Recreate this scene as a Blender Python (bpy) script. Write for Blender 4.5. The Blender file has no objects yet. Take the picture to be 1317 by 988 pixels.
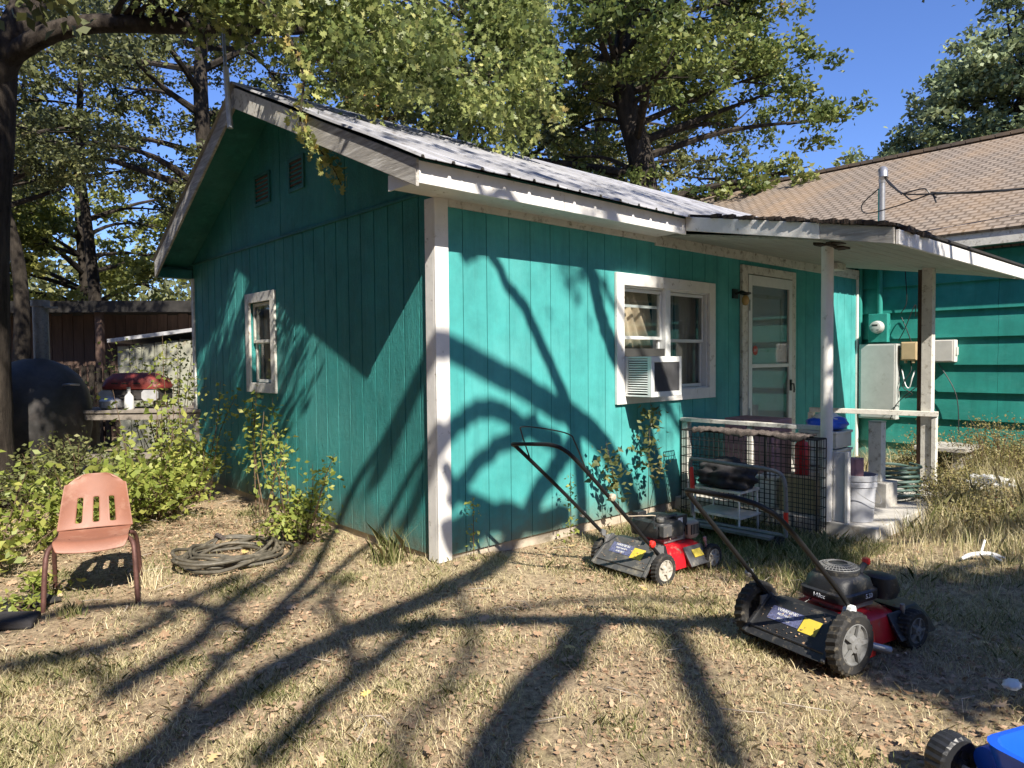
import bpy, bmesh, math, random
import numpy as np
from mathutils import Vector, Matrix
random.seed(7); RNG = np.random.default_rng(11)
C = bpy.context.scene.collection
V = Vector
R = math.radians

# ------------------------------------------------------------------ materials
def nmat(name):
    m = bpy.data.materials.new(name); m.use_nodes = True
    nt = m.node_tree; nt.nodes.clear()
    out = nt.nodes.new('ShaderNodeOutputMaterial'); b = nt.nodes.new('ShaderNodeBsdfPrincipled')
    nt.links.new(b.outputs[0], out.inputs[0])
    return m, nt, b, out
def noise(nt, scale, detail=5, rough=.6, stretch=None, coord='Object'):
    tc = nt.nodes.new('ShaderNodeTexCoord'); n = nt.nodes.new('ShaderNodeTexNoise')
    n.inputs['Scale'].default_value = scale; n.inputs['Detail'].default_value = detail; n.inputs['Roughness'].default_value = rough
    if stretch:
        mp = nt.nodes.new('ShaderNodeMapping'); mp.inputs['Scale'].default_value = stretch
        nt.links.new(tc.outputs[coord], mp.inputs[0]); nt.links.new(mp.outputs[0], n.inputs['Vector'])
    else: nt.links.new(tc.outputs[coord], n.inputs['Vector'])
    return n.outputs[0]
def ramp(nt, fac, stops):
    r = nt.nodes.new('ShaderNodeValToRGB'); el = r.color_ramp.elements
    while len(el) < len(stops): el.new(.5)
    for e, (p, c) in zip(el, stops):
        e.position = p; e.color = (c[0], c[1], c[2], 1) if not isinstance(c, float) else (c, c, c, 1)
    nt.links.new(fac, r.inputs[0]); return r.outputs[0]
def mixc(nt, f, a, b, mode='MIX'):
    m = nt.nodes.new('ShaderNodeMix'); m.data_type = 'RGBA'; m.blend_type = mode
    for s, x in ((m.inputs[0], f), (m.inputs[6], a), (m.inputs[7], b)):
        if isinstance(x, bpy.types.NodeSocket): nt.links.new(x, s)
        elif isinstance(x, (int, float)): s.default_value = x
        else: s.default_value = (x[0], x[1], x[2], 1)
    return m.outputs[2]
def bump(nt, b, h, strength, dist):
    bp = nt.nodes.new('ShaderNodeBump'); bp.inputs['Strength'].default_value = strength; bp.inputs['Distance'].default_value = dist
    nt.links.new(h, bp.inputs['Height']); nt.links.new(bp.outputs[0], b.inputs['Normal'])
def simple(name, col, rough=.6, metal=0., var=.25, scale=9, bmp=.2, bscale=60, dirt=None, dirt_amt=.5, stretch=None, spec=.5, bd=.004, dscale=5):
    """paint / plastic / metal with mottled tone, optional dirt blotches and a fine bump"""
    m, nt, b, out = nmat(name)
    n = noise(nt, scale, 6, .65, stretch)
    lo = tuple(max(0, c*(1-var)) for c in col); hi = tuple(min(1, c*(1+var)) for c in col)
    c = ramp(nt, n, [(.3, lo), (.7, hi)])
    if dirt:
        d = noise(nt, dscale, 9, .72, stretch)
        f = ramp(nt, d, [(.62-.2*dirt_amt, 0.), (.72-.12*dirt_amt, 1.)])
        c = mixc(nt, f, c, dirt)
    nt.links.new(c, b.inputs['Base Color']); b.inputs['Roughness'].default_value = rough; b.inputs['Metallic'].default_value = metal
    b.inputs['Specular IOR Level'].default_value = spec
    bump(nt, b, noise(nt, bscale, 4, .6, stretch), bmp, bd)
    return m
def leafmat(name, stops, trans=.35, rough=.5):
    m, nt, b, out = nmat(name)
    a = nt.nodes.new('ShaderNodeAttribute'); a.attribute_name = 'rnd'
    c = ramp(nt, a.outputs['Fac'], stops)
    nt.links.new(c, b.inputs['Base Color']); b.inputs['Roughness'].default_value = rough; b.inputs['Specular IOR Level'].default_value = .4
    t = nt.nodes.new('ShaderNodeBsdfTranslucent'); nt.links.new(c, t.inputs[0])
    mx = nt.nodes.new('ShaderNodeMixShader'); mx.inputs[0].default_value = trans
    nt.links.new(b.outputs[0], mx.inputs[1]); nt.links.new(t.outputs[0], mx.inputs[2]); nt.links.new(mx.outputs[0], out.inputs[0])
    return m
def glassmat(name, tint=(.8,.85,.85), refl=.12, haze=.0, hazecol=(.4,.4,.38)):
    m, nt, b, out = nmat(name); nt.nodes.remove(b)
    tr = nt.nodes.new('ShaderNodeBsdfTransparent'); tr.inputs[0].default_value = (*tint, 1)
    gl = nt.nodes.new('ShaderNodeBsdfGlossy'); gl.inputs['Roughness'].default_value = .03
    df = nt.nodes.new('ShaderNodeBsdfDiffuse'); df.inputs[0].default_value = (*hazecol, 1)
    lw = nt.nodes.new('ShaderNodeLayerWeight'); lw.inputs[0].default_value = .35
    mr = nt.nodes.new('ShaderNodeMath'); mr.operation = 'MULTIPLY_ADD'; mr.inputs[1].default_value = .22; mr.inputs[2].default_value = refl
    nt.links.new(lw.outputs['Fresnel'], mr.inputs[0])
    m1 = nt.nodes.new('ShaderNodeMixShader'); nt.links.new(mr.outputs[0], m1.inputs[0]); nt.links.new(tr.outputs[0], m1.inputs[1]); nt.links.new(gl.outputs[0], m1.inputs[2])
    m2 = nt.nodes.new('ShaderNodeMixShader'); m2.inputs[0].default_value = haze
    nt.links.new(m1.outputs[0], m2.inputs[1]); nt.links.new(df.outputs[0], m2.inputs[2]); nt.links.new(m2.outputs[0], out.inputs[0])
    return m

TEAL = (.06, .335, .32)
def tealmat(name, col, rough_bump, streak, worn, dist=.012):
    m, nt, b, out = nmat(name)
    c = ramp(nt, noise(nt, 2.2, 8, .7), [(.3, tuple(v*.70 for v in col)), (.7, tuple(min(1, v*1.15) for v in col))])
    c = mixc(nt, ramp(nt, noise(nt, 7, 8, .75, streak), [(.52, 0.), (.78, .35)]), c, (.1, .36, .33))
    c = mixc(nt, ramp(nt, noise(nt, .9, 7, .65), [(.48, 0.), (.68, .45)]), c, tuple(min(1, v*1.25+.06) for v in col))
    c = mixc(nt, ramp(nt, noise(nt, 3.2, 6, .7, (3, 3, .22)), [(.5, 0.), (.7, .4)]), c, tuple(v*.55 for v in col))
    f = ramp(nt, noise(nt, 16, 10, .8, (1, 1, .35)), [(worn, 0.), (worn+.05, .8)])
    c = mixc(nt, f, c, (.30, .29, .25))
    # mud splashed on the lowest hand's width
    tc = nt.nodes.new('ShaderNodeTexCoord'); sp = nt.nodes.new('ShaderNodeSeparateXYZ'); nt.links.new(tc.outputs['Object'], sp.inputs[0])
    ad = nt.nodes.new('ShaderNodeMath'); ad.operation = 'MULTIPLY_ADD'; ad.inputs[1].default_value = .42
    nt.links.new(noise(nt, 9, 6, .7), ad.inputs[0]); nt.links.new(sp.outputs[2], ad.inputs[2])
    c = mixc(nt, ramp(nt, ad.outputs[0], [(.2, .75), (.34, .35), (.55, 0.)]), c, (.17, .155, .11))
    nt.links.new(c, b.inputs['Base Color']); b.inputs['Roughness'].default_value = .62; b.inputs['Specular IOR Level'].default_value = .35
    h = mixc(nt, .5, noise(nt, 45, 8, .75, streak), noise(nt, 14, 6, .7, streak))
    bump(nt, b, h, rough_bump, dist)
    return m
M = {}
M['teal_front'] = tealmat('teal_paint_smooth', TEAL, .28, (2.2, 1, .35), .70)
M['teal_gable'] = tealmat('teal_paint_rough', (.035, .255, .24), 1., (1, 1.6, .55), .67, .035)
M['teal_dark'] = tealmat('teal_paint_shade', (.014, .13, .115), .2, (1, 1, 1), .74)  # darker copy of the teal; shade under roof and eaves put into the colour
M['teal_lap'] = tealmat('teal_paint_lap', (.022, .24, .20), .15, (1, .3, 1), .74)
M['white'] = simple('white_paint', (.72, .70, .66), .55, var=.08, dirt=(.30, .26, .2), dirt_amt=.12, bmp=.35, bscale=30, dscale=14)
M['white_worn'] = simple('white_paint_worn', (.62, .60, .54), .65, var=.12, dirt=(.25, .22, .17), dirt_amt=.45, bmp=.5, bscale=40, dscale=16)
M['white_clean'] = simple('white_vinyl', (.68, .69, .67), .4, var=.06, bmp=.05)
M['wood_grey'] = simple('weathered_board', (.33, .31, .28), .8, var=.35, scale=6, bmp=.7, bscale=25, stretch=(3, .5, 6), dirt=(.62, .6, .56), dirt_amt=.55)
M['soffit'] = simple('soffit_boards', (.33, .34, .29), .75, var=.18, dirt=(.30, .24, .17), dirt_amt=.3, stretch=(.4, 3, 3), bmp=.4, bscale=20, dscale=4)
M['rotten'] = simple('rotten_wood', (.05, .035, .025), .95, var=.5, bmp=.9, bscale=30)
M['wood_brown'] = simple('brown_board', (.10, .062, .045), .85, var=.35, stretch=(3, 3, .4), scale=4, bmp=.5)
M['wood_table'] = simple('grey_table_board', (.22, .19, .16), .85, var=.35, bmp=.5)
M['foundation'] = simple('concrete_footing', (.42, .36, .28), .9, var=.2, bmp=.8, bscale=25, dirt=(.2, .17, .12), dirt_amt=.4)
M['concrete'] = simple('concrete', (.42, .40, .36), .9, var=.18, bmp=.6, bscale=35, dirt=(.24, .2, .15), dirt_amt=.45)
M['black_metal'] = simple('black_enamel', (.018, .018, .018), .38, var=.3, bmp=.1, dirt=(.09, .075, .055), dirt_amt=.3)
M['tube_black'] = simple('black_tube', (.012, .012, .013), .45, var=.2, bmp=.08, spec=.25)
M['wire'] = simple('wire_black', (.02, .02, .02), .45, metal=.3, var=.2)
M['tyre'] = simple('tyre_rubber', (.022, .021, .02), .85, var=.3, bmp=.4, dirt=(.12, .1, .07), dirt_amt=.4, dscale=30)
M['black_plastic'] = simple('black_plastic', (.022, .023, .025), .42, var=.25, bmp=.25, bscale=120, dirt=(.13, .115, .09), dirt_amt=.32, dscale=14)
M['grey_plastic'] = simple('dusty_black_plastic', (.07, .07, .07), .6, var=.25, bmp=.3, dirt=(.2, .18, .14), dirt_amt=.55, dscale=12)
M['red'] = simple('red_deck_enamel', (.52, .012, .02), .32, var=.15, bmp=.06, dirt=(.24, .16, .12), dirt_amt=.2, dscale=14)
M['red_plastic'] = simple('red_plastic', (.7, .03, .02), .35, var=.1, bmp=.05)
M['rim_grey'] = simple('rim_grey_plastic', (.17, .17, .165), .5, var=.25, bmp=.2, dirt=(.07, .06, .05), dirt_amt=.4, dscale=30)
M['rim_white'] = simple('rim_dusty_white', (.42, .39, .33), .6, var=.2, dirt=(.14, .11, .08), dirt_amt=.5, dscale=30)
M['tan_metal'] = simple('muffler_guard', (.45, .38, .28), .6, var=.25, dirt=(.2, .13, .08), dirt_amt=.3)
M['steel'] = simple('grey_steel', (.38, .38, .38), .4, metal=.7, var=.2, bmp=.1)
M['galv'] = simple('galvanised', (.6, .6, .61), .45, metal=.5, var=.2, bmp=.1)
M['chair_red'] = simple('faded_red_plastic', (.24, .10, .062), .55, var=.14, scale=5, bmp=.25, bscale=220, dirt=(.36, .20, .14), dirt_amt=.6, dscale=3, bd=.002)
M['rust_leg'] = simple('rusty_brown_tube', (.11, .05, .04), .6, metal=.3, var=.4, scale=25, bmp=.3)
M['hose'] = simple('old_hose', (.085, .075, .055), .6, var=.5, scale=20, bmp=.3, dirt=(.2, .17, .12), dirt_amt=.3)
M['smoker'] = simple('black_steel', (.05, .047, .045), .55, metal=.2, var=.3, bmp=.3, dirt=(.07, .06, .055), dirt_amt=.6)
M['grill_red'] = simple('grill_red_lid', (.20, .035, .028), .5, var=.2, dirt=(.12, .08, .06), dirt_amt=.3)
M['shingle_dark'] = simple('dark_roof_edge', (.02, .018, .016), .95, var=.4, bmp=.7)
M['pale_metal'] = simple('pale_shed_panel', (.28, .28, .22), .6, var=.2, dirt=(.2, .17, .12), dirt_amt=.3)
M['curtain'] = simple('tan_curtain', (.66, .52, .36), .9, var=.15, stretch=(6, 6, .4))
M['curtain_grey'] = simple('grey_curtain', (.5, .46, .40), .9, var=.2, stretch=(6, 6, .4))
M['dark_room'] = simple('dark_room', (.03, .03, .028), .95, var=.1)  # near-black: darkness of the unlit room, slots and openings put into the colour
M['coil_grey'] = simple('condenser_coil', (.10, .10, .105), .7, var=.2, bmp=.6, bscale=300)
M['panel_grey'] = simple('panel_grey_paint', (.42, .43, .41), .5, var=.08, dirt=(.3, .29, .26), dirt_amt=.2)
M['box_tan'] = simple('box_tan_plastic', (.50, .38, .22), .5, var=.1)
M['box_white'] = simple('box_offwhite', (.58, .56, .52), .5, var=.08)
M['blue'] = simple('blue_plastic', (.01, .09, .62), .3, var=.08, bmp=.04)
M['bucket'] = simple('bucket_grey_white', (.40, .41, .44), .45, var=.08, dirt=(.3, .3, .3), dirt_amt=.3)
M['pink'] = simple('pink_board', (.36, .20, .22), .7, var=.12)
M['green_hose'] = simple('dull_green_hose', (.07, .12, .10), .5, var=.25)
M['clear'] = simple('milky_plastic', (.6, .6, .58), .3, var=.1)
M['sticker_white'] = simple('sticker_print', (.55, .56, .6), .5, var=.4, scale=60)
M['sticker_blue'] = simple('sticker_blue_print', (.10, .11, .2), .5, var=.5, scale=80)
M['sticker_yellow'] = simple('sticker_yellow', (.62, .48, .06), .5, var=.1, dirt=(.3, .25, .12), dirt_amt=.2)
M['cloth'] = simple('black_cloth', (.03, .028, .03), .95, var=.5, bmp=.8, bscale=30)
M['rag'] = simple('striped_rag', (.10, .08, .07), .95, var=.8, scale=30, stretch=(1, 9, 1), bmp=.8)
M['trash_white'] = simple('white_litter', (.7, .7, .68), .6, var=.12)
M['trash_red'] = simple('red_litter', (.42, .06, .04), .6, var=.3)
M['stick'] = simple('dead_wood', (.36, .31, .25), .9, var=.35, bmp=.6)
M['glass'] = glassmat('window_glass', (.95, .97, .97), .03)
M['glass_dark'] = glassmat('dusty_glass', (.88, .9, .9), .05, .07, (.22, .23, .23))
M['amber'] = simple('amber_bulb_glass', (.5, .32, .12), .2, var=.1)

def barkmat(name, a, b_):
    m, nt, b, out = nmat(name)
    n = noise(nt, 9, 10, .75, (1, 1, .25))
    nt.links.new(ramp(nt, n, [(.35, a), (.65, b_)]), b.inputs['Base Color']); b.inputs['Roughness'].default_value = .95
    b.inputs['Specular IOR Level'].default_value = .2
    bump(nt, b, n, 1., .04); return m
M['bark'] = barkmat('oak_bark', (.017, .013, .011), (.08, .065, .052))
M['bark_dark'] = barkmat('dark_bark', (.014, .012, .010), (.065, .053, .042))
M['stem'] = barkmat('brown_stem', (.08, .05, .03), (.2, .14, .09))
M['leaf_oak'] = leafmat('oak_leaves', [(0, (.05, .08, .022)), (.35, (.12, .16, .042)), (.7, (.23, .26, .07)), (.93, (.42, .39, .12)), (1, (.34, .17, .05))], .4)
M['leaf_near'] = leafmat('near_oak_leaves', [(0, (.08, .12, .032)), (.5, (.27, .31, .10)), (.88, (.52, .50, .18)), (1, (.5, .3, .1))], .38, .42)
M['leaf_dark'] = leafmat('dark_oak_leaves', [(0, (.055, .07, .025)), (.6, (.16, .175, .065)), (.95, (.3, .29, .11)), (1, (.24, .19, .07))], .35)
M['leaf_grey'] = leafmat('greygreen_leaves', [(0, (.09, .13, .06)), (.7, (.22, .27, .13)), (1, (.34, .38, .19))], .3)
M['leaf_yellow'] = leafmat('sunny_leaves', [(0, (.13, .16, .035)), (.6, (.3, .32, .08)), (1, (.5, .46, .12))], .45)
M['leaf_bush'] = leafmat('privet_leaves', [(0, (.10, .15, .025)), (.5, (.28, .33, .07)), (.9, (.5, .48, .13)), (1, (.38, .25, .1))], .4)
M['leaf_dry'] = leafmat('drying_weed_leaves', [(0, (.12, .12, .04)), (.5, (.27, .24, .09)), (1, (.42, .33, .15))], .35)
M['grass'] = leafmat('dry_lawn', [(0, (.085, .11, .028)), (.25, (.24, .26, .09)), (.5, (.58, .50, .28)), (1, (.80, .70, .48))], .3, .7)
M['litter'] = leafmat('dead_leaves', [(0, (.13, .075, .04)), (.45, (.38, .25, .155)), (.9, (.58, .42, .28)), (1, (.6, .45, .15))], .15, .8)

def ground_mat():
    m, nt, b, out = nmat('dry_ground')
    n1 = noise(nt, 1.3, 9, .7); n2 = noise(nt, 24, 9, .8)
    c = ramp(nt, n1, [(.38, (.46, .34, .215)), (.5, (.55, .425, .275)), (.62, (.42, .35, .20))])
    c = mixc(nt, ramp(nt, n2, [(.36, 1.), (.58, 0.)]), c, (.13, .095, .06))
    c = mixc(nt, ramp(nt, noise(nt, 70, 6, .8), [(.55, 0.), (.7, .8)]), c, (.5, .41, .27))
    nt.links.new(c, b.inputs['Base Color']); b.inputs['Roughness'].default_value = .95; b.inputs['Specular IOR Level'].default_value = .15
    bump(nt, b, mixc(nt, .5, n2, noise(nt, 90, 6, .8)), .9, .03); return m
M['ground'] = ground_mat()
def roof_metal():
    m, nt, b, out = nmat('corrugated_roof')
    c = ramp(nt, noise(nt, 1.7, 9, .75, (3, .25, 1)), [(.32, (.24, .24, .25)), (.5, (.40, .40, .42)), (.66, (.54, .54, .56))])
    c = mixc(nt, ramp(nt, noise(nt, 5, 9, .8, (2, .3, 1)), [(.54, 0.), (.66, .8)]), c, (.16, .14, .12))
    nt.links.new(c, b.inputs['Base Color']); b.inputs['Roughness'].default_value = .45; b.inputs['Metallic'].default_value = .1
    bump(nt, b, noise(nt, 12, 5, .6), .15, .01); return m
M['roof_metal'] = roof_metal()
def shingles():
    m, nt, b, out = nmat('tan_shingles')
    tc = nt.nodes.new('ShaderNodeTexCoord'); mp = nt.nodes.new('ShaderNodeMapping')
    mp.inputs['Rotation'].default_value = (0, 0, R(90)); mp.inputs['Scale'].default_value = (1, 1, 1)
    nt.links.new(tc.outputs['Object'], mp.inputs[0])
    br = nt.nodes.new('ShaderNodeTexBrick'); nt.links.new(mp.outputs[0], br.inputs['Vector'])
    for k, v in (('Scale', 1.), ('Mortar Size', .018), ('Mortar Smooth', .2), ('Brick Width', .15), ('Row Height', .105), ('Bias', 0.)): br.inputs[k].default_value = v
    br.inputs['Color1'].default_value = (.30, .25, .205, 1); br.inputs['Color2'].default_value = (.235, .198, .165, 1); br.inputs['Mortar'].default_value = (.10, .082, .066, 1)
    c = mixc(nt, ramp(nt, noise(nt, .8, 6, .7), [(.45, 0.), (.7, .45)]), br.outputs[0], (.40, .26, .14))
    c = mixc(nt, ramp(nt, noise(nt, 9, 8, .8), [(.4, .45), (.6, 0.)]), c, (.16, .125, .095))
    nt.links.new(c, b.inputs['Base Color']); b.inputs['Roughness'].default_value = .95; b.inputs['Specular IOR Level'].default_value = .15
    bump(nt, b, br.outputs[1], -.8, .02); return m
M['shingles'] = shingles()

# ------------------------------------------------------------------ mesh builder
class MB:
    def __init__(s): s.v = []; s.f = []
    def add(s, vs, fs):
        o = len(s.v); s.v += [tuple(x) for x in vs]; s.f += [tuple(i+o for i in f) for f in fs]; return s
    def box(s, a, b, rot=None, piv=None):
        x0, y0, z0 = a; x1, y1, z1 = b
        vs = [V(p) for p in ((x0,y0,z0),(x1,y0,z0),(x1,y1,z0),(x0,y1,z0),(x0,y0,z1),(x1,y0,z1),(x1,y1,z1),(x0,y1,z1))]
        if rot is not None:
            pv = V(piv) if piv is not None else (V(a)+V(b))/2
            vs = [pv + rot @ (q-pv) for q in vs]
        return s.add(vs, [(0,3,2,1),(4,5,6,7),(0,1,5,4),(1,2,6,5),(2,3,7,6),(3,0,4,7)])
    def beam(s, p, q, w, h, up=(0,0,1)):
        """box from p to q, w wide, h tall"""
        p = V(p); q = V(q); d = (q-p).normalized(); sd = d.cross(V(up)).normalized(); u = sd.cross(d)
        vs = [c + sd*a*w/2 + u*b*h/2 for c in (p, q) for a, b in ((-1,-1),(1,-1),(1,1),(-1,1))]
        return s.add(vs, [(0,1,2,3)[::-1],(4,5,6,7),(0,1,5,4),(1,2,6,5),(2,3,7,6),(3,0,4,7)])
    def loft(s, secs, cap=True):
        n = len(secs[0]); vs = [p for c in secs for p in c]; fs = []
        for k in range(len(secs)-1):
            for i in range(n):
                j = (i+1) % n; fs.append((k*n+i, k*n+j, (k+1)*n+j, (k+1)*n+i))
        if cap: fs += [tuple(range(n))[::-1], tuple(range((len(secs)-1)*n, len(secs)*n))]
        return s.add(vs, fs)
    def tube(s, pts, r, n=8, cap=True):
        pts = [V(p) for p in pts]; m = len(pts)
        rs = r if isinstance(r, (list, tuple)) else [r]*m
        secs = []; prev = None
        for i, p in enumerate(pts):
            d = (pts[min(i+1, m-1)] - pts[max(i-1, 0)])
            d = d.normalized() if d.length > 1e-9 else V((0,0,1))
            if prev is None:
                a = V((0,0,1)) if abs(d.z) < .9 else V((1,0,0)); x = d.cross(a).normalized()
            else:
                x = (prev - d*prev.dot(d)); x = x.normalized() if x.length > 1e-6 else d.orthogonal().normalized()
            prev = x; y = d.cross(x)
            secs.append([p + (x*math.cos(t)+y*math.sin(t))*rs[i] for t in [2*math.pi*k/n for k in range(n)]])
        return s.loft(secs, cap)
    def lathe(s, prof, n=24, c=(0,0,0), axis='z', cap=True):
        """prof: list of (radius, height) along the axis"""
        secs = []
        for r, h in prof:
            ring = []
            for k in range(n):
                t = 2*math.pi*k/n; a, b = r*math.cos(t), r*math.sin(t)
                q = {'z': (a, b, h), 'y': (a, h, b), 'x': (h, a, b)}[axis]
                ring.append(V(c)+V(q))
            secs.append(ring if axis != 'y' else ring[::-1])
        return s.loft(secs, cap)
    def build(s, name, mat, parent=None, smooth=False, bevel=0, loc=None, rot=None):
        me = bpy.data.meshes.new(name); me.from_pydata(s.v, [], s.f); me.validate(); me.update()
        bm = bmesh.new(); bm.from_mesh(me); bmesh.ops.recalc_face_normals(bm, faces=bm.faces); bm.to_mesh(me); bm.free()
        me.materials.append(M[mat] if isinstance(mat, str) else mat)
        if smooth:
            for p in me.polygons: p.use_smooth = True
            try: me.set_sharp_from_angle(angle=R(38))
            except Exception: pass
        o = bpy.data.objects.new(name, me); C.objects.link(o)
        if parent: o.parent = parent
        if loc: o.location = loc
        if rot: o.rotation_euler = rot
        if bevel:
            b = o.modifiers.new('bevel', 'BEVEL'); b.width = bevel; b.segments = 2; b.limit_method = 'ANGLE'; b.angle_limit = R(40)
        return o
def tag(o, label=None, cat=None, group=None, kind=None):
    if label: o['label'] = label
    if cat: o['category'] = cat
    if group: o['group'] = group
    if kind: o['kind'] = kind
    return o
def thing(name, label, cat, loc=(0,0,0), rz=0, group=None):
    o = bpy.data.objects.new(name, None); C.objects.link(o); o.location = loc; o.rotation_euler = (0,0,rz); o.empty_display_size = .2
    return tag(o, label, cat, group)
def rrect(cx, cy, w, h, r, z, n=4):
    pts = []
    for k, (sx, sy) in enumerate(((1,1),(-1,1),(-1,-1),(1,-1))):
        for i in range(n+1):
            t = math.pi/2*k + math.pi/2*i/n
            pts.append(V((cx+sx*(w/2-r)+r*math.cos(t), cy+sy*(h/2-r)+r*math.sin(t), z)))
    return pts
def curve(pts, n=8):
    """Catmull-Rom through the points"""
    P = [V(p) for p in pts]; P = [P[0]*2-P[1]] + P + [P[-1]*2-P[-2]]; out = []
    for i in range(1, len(P)-2):
        a, b, c, d = P[i-1:i+3]
        for k in range(n):
            t = k/n
            out.append(.5*((2*b)+(c-a)*t+(2*a-5*b+4*c-d)*t*t+(3*b-a-3*c+d)*t**3))
    out.append(P[-2]); return out
def flat_mesh(name, verts, nper, rnd, mat, parent=None):
    """many separate nper-gons in one mesh, one random value per face"""
    nf = len(verts)//nper; me = bpy.data.meshes.new(name)
    me.vertices.add(len(verts)); me.vertices.foreach_set('co', verts.astype(np.float32).ravel())
    me.loops.add(nf*nper); me.loops.foreach_set('vertex_index', np.arange(nf*nper, dtype=np.int32))
    me.polygons.add(nf); me.polygons.foreach_set('loop_start', np.arange(nf, dtype=np.int32)*nper)
    me.update(calc_edges=True)
    a = me.attributes.new('rnd', 'FLOAT', 'FACE'); a.data.foreach_set('value', rnd.astype(np.float32))
    me.materials.append(M[mat]); o = bpy.data.objects.new(name, me); C.objects.link(o)
    if parent: o.parent = parent
    return o
LEAF4 = np.array([(-.5,0),(-.05,.3),(.5,0),(-.05,-.3)])
LOBED = np.array([(-.5,0),(-.22,.1),(-.28,.3),(-.02,.14),(.06,.38),(.2,.13),(.36,.22),(.5,0),(.36,-.22),(.2,-.13),(.06,-.38),(-.02,-.14),(-.28,-.3),(-.22,-.1)])
def leaf_verts(cen, size, shape=LEAF4, flat=0., droop=0.):
    n = len(cen); a = RNG.normal(size=(n,3)); a[:,2] = a[:,2]*(1-flat) - droop
    a /= np.linalg.norm(a, axis=1)[:,None]
    b = RNG.normal(size=(n,3)); b[:,2] *= (1-flat); b -= (b*a).sum(1)[:,None]*a; b /= np.linalg.norm(b, axis=1)[:,None]
    nn = np.cross(a, b); s = np.asarray(size).reshape(-1,1,1)*np.ones((n,1,1))
    bend = -(shape[:,0]**2)*.5
    v = cen[:,None,:] + s*(shape[None,:,0:1]*a[:,None,:] + shape[None,:,1:2]*b[:,None,:] + bend[None,:,None]*nn[:,None,:])
    return v.reshape(-1,3)
def leaves(name, cen, size, mat, parent, shape=LEAF4, flat=0., droop=0., clump=None, sizevar=.3):
    cen = np.asarray(cen); n = len(cen)
    sz = size*(1+sizevar*RNG.uniform(-1, 1, n))
    r = np.clip(RNG.beta(2.2, 2.2, n)*.75 + (clump if clump is not None else .12), 0, 1)
    return flat_mesh(name, leaf_verts(cen, sz, shape, flat, droop), len(shape), r, mat, parent)
# ------------------------------------------------------------------ camera, light
cam = bpy.data.cameras.new('camera'); cam.sensor_width = 36; cam.lens = 24.82; cam.clip_end = 800; cam.clip_start = .05
co = bpy.data.objects.new('camera', cam); C.objects.link(co)
fw = V((.6729797,.738846,-.0347114)); rt = V((.7390322,-.6736014,-.0096228)); up = rt.cross(fw)
mm = Matrix((( rt.x, up.x, -fw.x, -2.91657), (rt.y, up.y, -fw.y, -3.97172), (rt.z, up.z, -fw.z, 1.3965), (0,0,0,1)))
co.matrix_world = mm; bpy.context.scene.camera = co
SUN = V((.31, 1., -.95)).normalized()          # the way the light travels
sd = bpy.data.lights.new('sun', 'SUN'); sd.energy = 5.0; sd.angle = R(.53); sd.color = (1, .93, .82)
so = bpy.data.objects.new('sun', sd); C.objects.link(so); so.rotation_euler = SUN.to_track_quat('-Z', 'Y').to_euler(); so.location = (-5, -15, 14)
w = bpy.data.worlds.new('World'); bpy.context.scene.world = w; w.use_nodes = True
nt = w.node_tree; bg = nt.nodes['Background']; sk = nt.nodes.new('ShaderNodeTexSky'); sk.sky_type = 'NISHITA'; sk.sun_disc = False
sk.sun_elevation = math.asin(-SUN.z); sk.sun_rotation = math.atan2(-SUN.x, -SUN.y) % (2*math.pi); sk.air_density = 1.; sk.dust_density = .3; sk.ozone_density = 2.5
tint = nt.nodes.new('ShaderNodeMix'); tint.data_type = 'RGBA'; tint.blend_type = 'MULTIPLY'; tint.inputs[0].default_value = 1; tint.inputs[7].default_value = (.92, 1.12, 1.68, 1)
nt.links.new(sk.outputs[0], tint.inputs[6]); nt.links.new(tint.outputs[2], bg.inputs[0]); bg.inputs[1].default_value = .06
vs = bpy.context.scene.view_settings; vs.view_transform = 'Standard'; vs.look = 'None'; vs.gamma = 1; vs.use_curve_mapping = False; vs.exposure = 1.0
bpy.context.scene.cycles.diffuse_bounces = 2; bpy.context.scene.cycles.max_bounces = 6; bpy.context.scene.cycles.transparent_max_bounces = 12
bpy.context.scene.cycles.use_denoising = True

# ------------------------------------------------------------------ ground
def gz(x, y):
    z = -.055 + .012*math.sin(x*1.9+y*1.3) + .010*math.sin(x*4.1-y*3.3+1)
    z -= .055*math.exp(-((x-1.3)**2+(y+.9)**2)/1.1)
    z += .03*math.exp(-((x)**2+(y+.1)**2)/.3)
    z += .02*math.exp(-((x+1.)**2+(y-1.2)**2)/.5)
    return z
def gzn(x, y):
    z = -.055 + .012*np.sin(x*1.9+y*1.3) + .010*np.sin(x*4.1-y*3.3+1)
    z -= .055*np.exp(-((x-1.3)**2+(y+.9)**2)/1.1)
    z += .03*np.exp(-((x)**2+(y+.1)**2)/.3)
    return z + .02*np.exp(-((x+1.)**2+(y-1.2)**2)/.5)
def axis_pts():
    a = [-9+.1*i for i in range(171)]
    out = [-400,-200,-100,-60,-40,-25,-15] + a + [11,16,25,40,60,100,200,400]
    return out
ax = axis_pts(); n = len(ax)
gm = MB(); gm.v = [(x, y, gz(x, y)+random.uniform(-.004,.004)) for y in ax for x in ax]
gm.f = [(j*n+i, j*n+i+1, (j+1)*n+i+1, (j+1)*n+i) for j in range(n-1) for i in range(n-1)]
tag(gm.build('ground', 'ground', smooth=True), kind='structure')

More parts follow.
